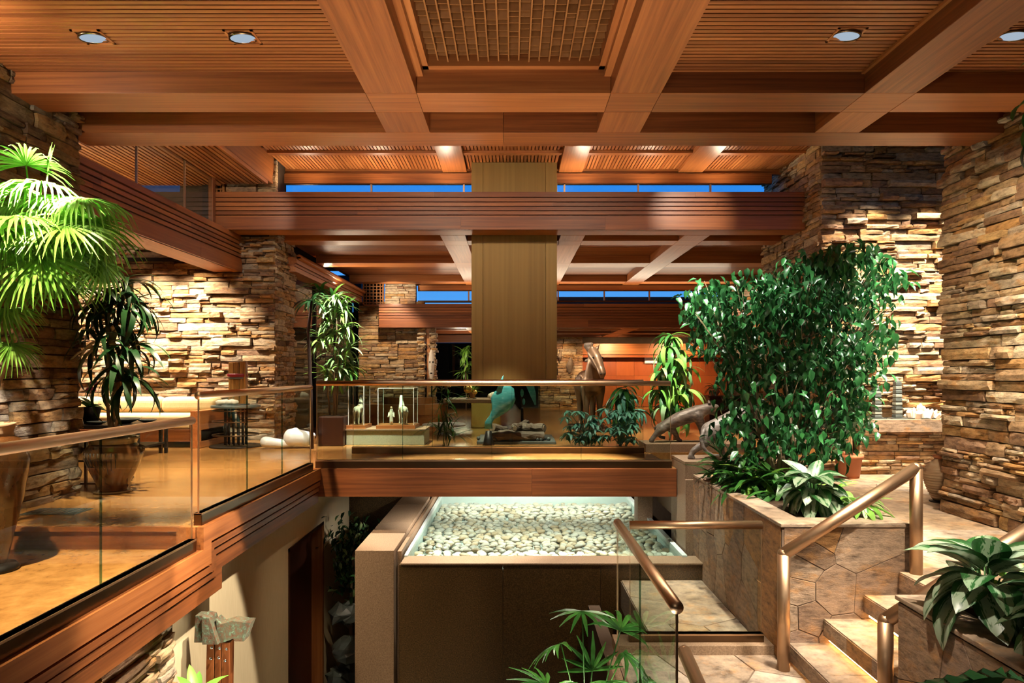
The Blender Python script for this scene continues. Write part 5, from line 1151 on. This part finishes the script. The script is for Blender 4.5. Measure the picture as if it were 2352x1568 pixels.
FR = [  # hub pixel, depth, azimuth (0 = right, -90 = toward the room), pitch, roll, mesh, scale
    (212, 505, 4.85, -20, -.75, .2, 0, 1.0), (150, 450, 4.9, -40, -.2, .1, 2, 1.0), (110, 500, 4.75, -70, -.5, -.1, 1, 1.0), (60, 440, 5.0, -140, .1, 0, 2, .95), (20, 470, 4.9, 180, -.1, 0, 1, 1.0),
    (30, 560, 4.8, -110, -.6, .1, 0, 1.0), (130, 560, 4.75, -60, -.9, .1, 3, .9), (70, 520, 4.7, -95, -.3, 0, 2, 1.0), (180, 560, 5.0, 10, -.9, 0, 1, .85), (125, 640, 4.95, -10, -.35, .3, 3, .85),
    (40, 650, 4.85, -100, -.8, 0, 1, .85), (5, 620, 4.9, 190, -.5, 0, 3, .9), (10, 710, 4.9, -80, -.6, 0, 2, .75), (25, 790, 4.85, -45, -.7, 0, 3, .6), (90, 450, 5.15, 80, .3, 0, 2, .9), (165, 480, 5.1, 30, -.3, 0, 0, .9),
    (95, 480, 5.0, -30, .5, 0, 1, .8), (0, 420, 5.1, 150, .5, 0, 2, .8), (-20, 560, 5.0, 200, -.2, 0, 0, 1.0), (150, 520, 4.65, -50, -.35, .2, 0, .95), (95, 425, 4.85, -85, .05, 0, 2, 1.0), (45, 500, 4.6, -100, -.1, 0, 1, 1.0), (190, 455, 4.8, -10, -.1, .2, 2, .95), (95, 590, 4.65, -75, -.8, 0, 0, .95), (10, 530, 4.65, -130, -.3, 0, 3, 1.0), (60, 380, 5.0, -60, .5, 0, 3, .8), (225, 560, 4.95, 0, -1.1, .1, 2, .8)]
for px, py, Y, az, pi_, ro, k, s in FR:
    h = W(px, py, Y); o = inst('frond', fans[k], t, leaf_mat(h, math.radians(az), pi_, ro, s))
    c0 = crown+V3(rnd.uniform(-.02, .02), 0, rnd.uniform(-.06, .1)) if py < 640 else W(65-(py-640)*.2, py-10, 5.05)
    MB().tube([c0, (c0+h)/2+V3(0, 0, .06), h], .006, 6).build('stalk', 'leaf_bright', o, True)
h = W(110, 400, 5.0); inst('frond', small[0], t, leaf_mat(h, -.6, 1.25, 1.2, .75)); MB().tube([crown, h], .006, 6).build('stalk', 'leaf_bright', t, True)
inst('frond', small[1], t, leaf_mat(W(232, 600, 4.9), -.5, -1.35, .2, 1.0)); MB().tube([crown, W(180, 520, 4.9), W(232, 600, 4.9)], .005, 6).build('stalk', 'leaf_bright', t, True)
# --- dark dracaena in the glazed pot
def dracaena(label, base, whorls, Y, mats, L, Wd, nl, pitch=(-.5, 1.0), droop=(1.2, 2.2), stems=None, name='dracaena', smat='trunk', t=None, sc_=(.75, 1.1), sr=.018, cat='plant'):
    if t is None: t = thing(name, label, cat, base)
    ms = [leaf_mesh('leaf', L*rnd.uniform(.85, 1.1), Wd, d_, m, 7, 'strap', .12) for m in mats for d_ in (droop[0], (droop[0]+droop[1])/2, droop[1])]
    for i, (px, py) in enumerate(whorls):
        c = W(px, py, Y+rnd.uniform(-.08, .08)); b = Vector(base)+V3(rnd.uniform(-.05, .05), rnd.uniform(-.05, .05), .0)
        if stems is None or i in stems: stem(t, [b, b+(c-b)*.3+V3(rnd.uniform(-.03, .03), 0, 0), b+(c-b)*.7+V3(rnd.uniform(-.03, .03), 0, 0), c], sr, sr*.7, smat)
        whorl(t, c, ms, nl, pitch, sc_, spread=.05)
    return t
dracaena('dark drooping dracaena standing in the drip-glazed pot', (GP[0], GP[1], ZU+.53), [(283, 660), (238, 685), (310, 690), (262, 740), (238, 790), (300, 800), (268, 850), (300, 870), (250, 700)], 6.97, ['leaf_dark'], .52, .06, 19, (-.4, 1.1), (1.2, 2.1), stems=(0, 1, 2, 6))
# --- tall variegated dracaena by the middle wall
q = W(767, 1022, 11.5)
t = thing('variegated_dracaena', 'tall pale-striped dracaena in a square dark pot beside the glass cases', 'plant', (q.x, q.y, ZU))
box('pot', (q.x-.21, q.y-.21, ZU), (q.x+.21, q.y+.21, -.73), 'door_wood', t, bevel=.02); box('soil', (q.x-.19, q.y-.19, -.73), (q.x+.19, q.y+.19, -.728), 'soil', t)
dracaena('', (q.x, q.y, -.73), [(772, 682), (745, 700), (785, 715), (755, 735), (795, 755), (765, 765), (740, 780), (800, 800), (770, 825), (785, 850), (755, 860)], 11.5, ['leaf_pale', 'leaf_pale', 'leaf_bright'], .44, .05, 26, (-.6, 1.1), (.6, 1.5), stems=(0, 2, 4, 8), t=t, sr=.015)
dracaena('', (q.x-.1, q.y+.1, -.73), [(735, 668), (775, 700), (800, 840)], 11.75, ['leaf'], .5, .06, 22, (-.6, 1.1), (.6, 1.5), stems=(0,), t=t, sr=.015)
p0 = W(716, 1012, 10.9); t = thing('tree_fern_trunk', 'slender dark fibrous trunk rising behind the corner of the left balustrade', 'trunk', (p0.x, p0.y, ZU))
stem(t, [(p0.x, p0.y, ZU), W(714, 900, 10.9), W(708, 760, 10.95), W(716, 690, 11)], .035, .02, 'trunk_dark', 'trunk'); whorl(t, W(716, 690, 11), [leaf_mesh('leaf', .5, .06, 1.2, 'leaf_dark')], 12, (-.2, 1.1), (.7, 1.0))
# --- plants behind the bridge
q = W(1545, 1020, 11.9); dracaena('bright drooping corn plant glowing behind the striding jaguar', (q.x, q.y, ZU), [(1543, 778), (1533, 800), (1556, 812), (1540, 835), (1562, 850), (1524, 858), (1545, 880), (1572, 890), (1518, 900), (1550, 915), (1530, 935), (1565, 940)], 11.75, ['leaf_bright', 'leaf_bright', 'leaf_pale', 'leaf'], .60, .10, 20, (-.5, .9), (1.6, 2.6), stems=(0, 3, 4), sc_=(.55, 1.0))
q = W(1432, 1015, 12.0); dracaena('drooping corn plant behind the rear bridge glass', (q.x, q.y, ZU), [(1430, 895), (1445, 910), (1418, 920), (1438, 940), (1455, 945), (1422, 955)], 12.0, ['leaf', 'leaf_teal'], .48, .085, 18, (-.6, .7), (1.4, 2.2), stems=(0, 1), sc_=(.6, 1.0))
sl = [leaf_mesh('leaf', .16, .05, d_, 'leaf_teal', 5, 'oval', .15) for d_ in (.5, .9)]
def schefflera(label, hubs, Y, base):
    t = thing('schefflera', label, 'plant', base)
    for px, py in hubs:
        c = W(px, py, Y+rnd.uniform(-.2, .2)); b = Vector(base); stem(t, [b, (b+c)/2+V3(0, 0, .08), c], .007, .004, 'leaf_teal'); whorl(t, c, sl, 7, (-.5, .15), (.8, 1.2), spread=.005)
q = W(1350, 1020, 11.3); schefflera('blue-green schefflera behind the rear bridge glass near the horse', [(1345+rnd.uniform(-45, 50), 945+rnd.uniform(-10, 65)) for _ in range(30)], 11.3, (q.x, q.y, ZU))
q = W(1425, 1020, 11.2); schefflera('denser schefflera beside the granite plinth behind the glass', [(1425+rnd.uniform(-35, 40), 945+rnd.uniform(-5, 65)) for _ in range(34)], 11.2, (q.x, q.y, ZU))
q = W(1022, 1020, 11.2); dracaena('dark grassy palm behind the rear bridge glass left of the logs', (q.x, q.y, ZU), [(1010, 990), (1030, 985), (1020, 960), (1025, 930), (1015, 900), (1040, 1000)], 11.2, ['leaf_dark', 'leaf'], .45, .028, 13, (.0, 1.3), (.8, 1.7), stems=(2, 3, 4), sr=.008, smat='leaf', name='grass_palm')
q = W(1068, 1020, 21.8); dracaena('bright garden shrub beside the far window', (q.x, q.y, ZU), [(1066, 815), (1075, 835), (1068, 855), (1072, 800)], 21.8, ['leaf_bright'], .5, .08, 16, (-.6, 1.0), (.8, 1.6), stems=(0,), name='garden_shrub')
q = W(1080, 905, 15.3); t = pot('potted_plant', 'small bright plant in a clay pot on the far stone table', 'plant', (q.x+.05, q.y, -.58), [(.05, 0), (.075, .13), (.08, .14), (.06, .14)], 'terracotta'); whorl(t, (q.x+.05, q.y, -.45), [leaf_mesh('leaf', .28, .03, .8, 'leaf_bright')], 22, (.3, 1.4), (.7, 1.0))
q = W(1640, 905, 17.0); t = pot('potted_plant', 'dark plant in a round pot on the far cabinet', 'plant', (q.x, q.y, -.58), [(.08, 0), (.14, .1), (.12, .18), (.10, .18)], 'terracotta'); whorl(t, (q.x, q.y, -.38), [leaf_mesh('leaf', .36, .05, 1.5, 'leaf_dark')], 26, (-.2, 1.3), (.7, 1.0))
# --- terracotta pot by the shelf
TP = V3(5.2, 10.55, ZR)
t = pot('potted_dracaena', 'dark dracaena in a terracotta pot at the foot of the stone shelf', 'plant', TP[:], [(.15, 0), (.16, .05), (.19, .28), (.21, .29), (.215, .36), (.19, .36), (.18, .31)], 'terracotta', soil=(.18, .31))
dracaena('', TP+V3(0, 0, .31), [(1935, 880), (1955, 900), (1925, 920), (1950, 945), (1930, 970)], 10.55, ['leaf_dark', 'leaf_ficus'], .5, .06, 15, (-.6, .9), (1.4, 2.3), stems=(0, 1, 3), t=t)
# --- leaves hanging in at the upper right edge
q = W(2372, 120, 5.2); t = thing('hanging_plant', 'green leaves of a hanging basket coming into view at the upper right edge', 'plant', q); ms = [leaf_mesh('leaf', .26, .09, .9, 'leaf', 6, 'oval', .2), leaf_mesh('leaf', .22, .08, 1.2, 'leaf', 6, 'oval', .2)]
MB().lathe([(.05, -.10), (.12, -.06), (.15, .03), (.155, .05), (.13, .05), (.12, .02)], (q.x+.16, q.y, q.z-.1), 22).build('basket', 'trunk_dark', t, True)
for a_ in (0, 2.1, 4.2): MB().tube([(q.x+.16+.15*math.cos(a_), q.y+.15*math.sin(a_), q.z-.05), (q.x+.16, q.y, 2.64)], .003, 5).build('wire', 'black_metal', t)
stem(t, [q+V3(.16, 0, -.06), q+V3(.03, -.03, .0), W(2366, 200, 5.15), W(2362, 330, 5.15)], .006, .004, 'leaf')
for px, py, az, pi_ in ((2362, 232, 3.3, -.3), (2364, 250, 3.9, -1.0), (2362, 290, 3.3, -1.1), (2366, 320, 2.9, -.9), (2368, 180, 4.5, -.6)): inst('leaf', ms[0], t, leaf_mat(W(px, py, 5.15), az, pi_, .3, 1.0))
whorl(t, q+V3(.16, 0, -.04), ms, 16, (-.6, .9), (.7, 1.1))
# --- ficus
FB = V3(2.80, 7.1, -1.26)
t = thing('ficus_tree', 'large dark green weeping fig tree growing from the tall planter', 'tree', FB)
ELL = [(1850, 655, 110, 75, 1.3), (1965, 645, 85, 85, 1.1), (1925, 590, 55, 32, .5), (1700, 705, 110, 75, 1.2), (1620, 690, 60, 50, .5), (1780, 770, 150, 105, 1.8), (1905, 770, 110, 115, 1.6), (1765, 890, 120, 105, 1.6), (1880, 910, 110, 125, 1.7),
       (1725, 985, 95, 65, .9), (1855, 1020, 85, 50, .6), (1645, 765, 55, 65, .5), (2015, 655, 45, 30, .22), (1985, 770, 40, 70, .4), (1940, 960, 45, 60, .4), (1800, 690, 60, 60, .5), (1975, 850, 30, 50, .2)]
fl = []
for k in range(4):
    r = random.Random(k); L_ = .11*r.uniform(.9, 1.1); w_ = .055; fl.append(leaf_mesh('leaf', L_, w_, .5+.2*k, 'leaf_ficus', 3, 'oval', .25))
items = []; rf = random.Random(5)
for cx, cy, rx, ry, wt in ELL:
    for _ in range(int(wt*300)):
        while True:
            a, b, c = rf.uniform(-1, 1), rf.uniform(-1, 1), rf.uniform(-1, 1); q = a*a+b*b+c*c
            if .12 < q < 1: break
        k_ = 1+.22*rf.random()**3; a, b, c = a*k_, b*k_, c*k_
        Y = 7.15+c*.55; p = W(cx+a*rx, cy+b*ry, 7.15); p.y = Y
        items.append((rf.randrange(4), leaf_mat(p, rf.uniform(0, 2*PI), rf.uniform(-1.3, .1), rf.uniform(-.6, .6), rf.uniform(.8, 1.25))))
scatter('leaf', fl, items, t, 'leaf_ficus', 300, True)
tr = random.Random(8)
for i, (cx, cy, rx, ry, wt) in enumerate(ELL):
    c = W(cx, cy, 7.15)+V3(0, tr.uniform(-.2, .2), 0); mid = FB+(c-FB)*.45+V3(tr.uniform(-.08, .08), tr.uniform(-.1, .1), .1)
    b0 = FB+V3(tr.uniform(-.12, .12), tr.uniform(-.08, .08), 0); stem(t, [b0, b0+(mid-b0)*.5+V3(tr.uniform(-.03, .03), 0, .05), mid, (mid+c)/2+V3(0, 0, .03), c], .024, .006, 'trunk', 'branch')
    for k in range(5):
        e_ = c+V3(tr.uniform(-1, 1)*rx*7.15/F, tr.uniform(-.4, .4), tr.uniform(-1, 1)*ry*7.15/F); stem(t, [mid+(c-mid)*.5, (mid+c)/2+(e_-c)*.5+V3(0, 0, .05), e_], .007, .002, 'trunk', 'twig', 5)
# --- foliage in the tall planter
bl = {m: [leaf_mesh('leaf', L_, w_, d_, m, 6, 'oval', .18) for L_, w_, d_ in ((.42, .075, 1.1), (.36, .085, 1.5), (.48, .06, .9))] for m in ('leaf', 'leaf_dark', 'leaf_bright')}
for px, Y, m, n, lab in ((1660, 7.75, 'leaf', 24, 'leafy lily clump at the far corner of the tall planter near the jaguar'), (1700, 7.55, 'leaf', 26, 'dark strap-leaved clump under the ficus behind the planter rim'), (1760, 7.3, 'leaf', 26, 'green arching clump below the ficus trunk'),
                         (1715, 7.05, 'leaf', 26, 'dark clump spilling over the planter rim below the ficus'), (1800, 6.8, 'leaf', 24, 'arching green clump between the ficus and the silver-leaved plant'), (1850, 7.3, 'leaf_dark', 22, 'shaded clump behind the silver-leaved plant'), (1760, 7.0, 'leaf_bright', 16, 'small bright green clump glowing under the ficus')):
    q = W(px, 0, Y); c = V3(min(max(q.x, 2.36), 3.05), Y, -1.23); t = thing('leafy_clump', lab, 'plant', c, 'foliage in the tall planter'); whorl(t, c+V3(0, 0, .08), bl[m], int(n*1.7), (-.1, 1.3), (.7, 1.2), spread=.09)
def aglaonema(label, c, n, L, Wd, mats=('aglaonema', 'aglaonema_b'), h=.14, pitch=(-.5, 1.0), s=(.75, 1.1)):
    c = Vector(c); t = thing('aglaonema', label, 'plant', c); ms = [leaf_mesh('leaf', L, Wd, d_, m, 8, 'oval', .16) for m in mats for d_ in (.5, .9, 1.3)]
    for i in range(n):
        a = 2*PI*(i*.382); lev = i/n; p = pitch[0]+(pitch[1]-pitch[0])*lev+rnd.uniform(-.15, .15); b = c+V3(0, 0, h*(.5+1.2*lev)); e_ = b+V3(math.cos(a)*.08*(1.4-lev), math.sin(a)*.08*(1.4-lev), .06)
        o = inst('leaf', rnd.choice(ms), t, leaf_mat(e_, a+rnd.uniform(-.2, .2), p, rnd.uniform(-.3, .3), rnd.uniform(*s))); MB().tube([c+V3(math.cos(a)*.01, math.sin(a)*.01, 0), (c+e_)/2+V3(0, 0, .03), e_], .005, 5).build('stalk', 'leaf', o, True)
q = W(1862, 0, 6.15); aglaonema('silver-leaved aglaonema on the front rim of the tall planter', (q.x, 6.1, -1.24), 40, .30, .17, pitch=(-.8, 1.0))
q = W(1965, 0, 6.0); aglaonema('cream-striped low plant at the right front of the tall planter', (q.x, 6.0, -1.24), 24, .26, .075, ('cream_leaf', 'leaf_bright'), .03, (-.2, .8))
q = W(1905, 0, 6.5); t = thing('leafy_clump', 'light green clump lit behind the cream-striped plant', 'plant', (q.x, 6.45, -1.25), 'foliage in the tall planter'); whorl(t, (q.x, 6.45, -1.2), bl['leaf_bright'], 22, (.1, 1.2), (.6, .9), spread=.05)
# --- low planter at right
aglaonema('large silver-leaved aglaonema at the corner of the low planter', (2.72, 3.92, -1.44), 32, .38, .21, h=.18, pitch=(-.7, 1.1), s=(.75, 1.05))
aglaonema('second silver-leaved aglaonema at the right edge of the low planter', (2.86, 3.45, -1.44), 28, .33, .17, h=.16, pitch=(-.7, 1.0))
aglaonema('dark silver-veined plant low at the right edge of the frame', (2.75, 3.15, -1.44), 20, .28, .15, ('aglaonema_b',), h=.08, pitch=(-.5, .6))
q = V3(3.0, 4.0, -1.44); t = thing('leafy_clump', 'light yellow-green leaves behind the large aglaonema', 'plant', q, 'foliage in the low planter'); whorl(t, q+V3(0, 0, .1), [leaf_mesh('leaf', .30, .09, .5, 'leaf_bright', 6, 'oval', .2)], 12, (.2, 1.3), (.8, 1.0), spread=.04)
# split monstera leaf
t = thing('monstera', 'dark split monstera leaf overhanging the low planter at the bottom right', 'plant', (2.75, 2.9, -1.44))
def monstera(L, Wd):
    n = 6; mb = MB()
    for s in (-1, 1):
        for i in range(n):
            t0 = i/n; t1 = (i+.72)/n
            w0 = Wd*math.sin(PI*(t0*.85+.14))**.7; w1 = Wd*math.sin(PI*(t1*.85+.14))**.7; x0 = L*t0; x1 = L*(t0+1.0/n); f = .85 if i % 2 else .7
            zb = lambda x: -.25*(x/L)**2*L
            P = [(x0, 0, zb(x0)), (x1, 0, zb(x1)), (x1+L*.02, s*w1*f, zb(x1)+.02), (x0+(x1-x0)*.9+L*.08, s*w1*.75, zb(x1)), (x0+(x1-x0)*.6+L*.10, s*w1, zb(x1)-.03), (x0+L*.06, s*w0*.97, zb(x0)-.03), (x0+L*.01, s*w0*.5, zb(x0)+.01)]
            mb.add(P, [tuple(range(7)) if s < 0 else tuple(range(6, -1, -1))])
    return mb.mesh('leaf', 'leaf_dark', True)
mm = monstera(.42, .20)
for tip, base_, s in (((2215, 1545), (2330, 1560), 1.0),):
    b = W(*base_, 3.2); inst('leaf', mm, t, leaf_mat(b, PI*.97, .15, .55, 1.0)); stem(t, [V3(2.75, 2.9, -1.44), V3(2.6, 3.05, -1.30), b], .008, .006, 'leaf', 'stalk')
b = W(2352, 1585, 3.1); inst('leaf', mm, t, leaf_mat(b, PI*1.1, -.1, .4, .9)); stem(t, [V3(2.75, 2.9, -1.44), b], .008, .006, 'leaf', 'stalk')
# --- lady palm rising at the bottom centre
RB = V3(.52, 4.9, ZB); t = pot('lady_palm', 'slender lady palm rising from below in front of the wet granite wall', 'palm', RB[:], [(.2, 0), (.26, .4), (.28, .44), (.24, .44), (.23, .38)], 'black_metal', soil=(.23, .38))
rp_ = [fan_mesh('frond', .33, 8, 3.0, .045, d_, 'leaf', 20+k) for k, d_ in enumerate((.3, .6, .9))]
for i, (px, py, Y, az, pi_, ro, k, s) in enumerate(((1337, 1404, 4.9, -100, -.15, 0, 0, .85), (1288, 1478, 4.8, 200, -.25, .5, 1, .9), (1425, 1448, 4.95, 70, .5, .3, 2, 1.0), (1432, 1500, 4.8, -30, -.5, -.2, 1, .95), (1395, 1565, 4.7, -80, .2, 0, 1, .9), (1255, 1575, 4.75, 170, .35, 0, 0, .9), (1330, 1570, 4.7, -110, .5, 0, 2, .8), (1470, 1560, 4.75, -10, -.2, 0, 2, .8), (1360, 1540, 5.0, 100, .9, 0, 0, .9))):
    h = W(px, py, Y); o = inst('frond', rp_[k], t, leaf_mat(h, math.radians(az), pi_, ro, s)); b = W(1345+(px-1340)*.35, 1640, 4.9); MB().tube([b, (b+h)/2+V3(0, 0, .03), h], .005, 6).build('stalk', 'leaf', o, True)
for px in (1330, 1352, 1380): stem(t, [RB+V3((px-1350)*.001, 0, .38), W(px, 1800, 4.9), W(px, 1600, 4.9)], .012, .008, 'trunk')
# --- bright leaves at the bottom left
q = W(450, 1605, 4.9); t = thing('leafy_clump', 'bright green leaves at the bottom below the bronze axe', 'plant', (q.x, q.y, ZB)); stem(t, [(q.x, q.y, ZB), q], .02, .012, 'leaf'); whorl(t, q, [leaf_mesh('leaf', .30, .085, d_, 'leaf_bright', 6, 'oval', .2) for d_ in (.5, 1.0)], 18, (.0, 1.2), (.7, 1.0))
# --- dim fig bush in the corner by the pool
q = W(810, 1300, 9.4); t = thing('fig_bush', 'dim variegated fig bush in the corner left of the granite pool wall', 'shrub', (q.x, q.y, ZB)); items = []; rf = random.Random(12)
bv = [leaf_mesh('leaf', .11, .05, .6, 'leaf_pale' if k == 1 else 'leaf_dark', 3, 'oval', .2) for k in range(3)]
for cx, cy, rx, ry, n in ((800, 1240, 45, 50, 150), (825, 1215, 40, 28, 60), (790, 1310, 30, 60, 130), (815, 1320, 30, 60, 90)):
    for _ in range(n): items.append((rf.randrange(3), leaf_mat(W(cx+rf.gauss(0, .5)*rx, cy+rf.gauss(0, .5)*ry, 9.4+rf.uniform(-.25, .25)), rf.uniform(0, 6.28), rf.uniform(-1.2, .4), rf.uniform(-.5, .5), rf.uniform(.8, 1.2))))
scatter('leaf', bv, items, t, 'leaf_dark', 300, True); stem(t, [(q.x, q.y, ZB), (q.x-.03, q.y, -3.2), q, W(815, 1220, 9.4)], .03, .008, 'trunk', 'trunk')
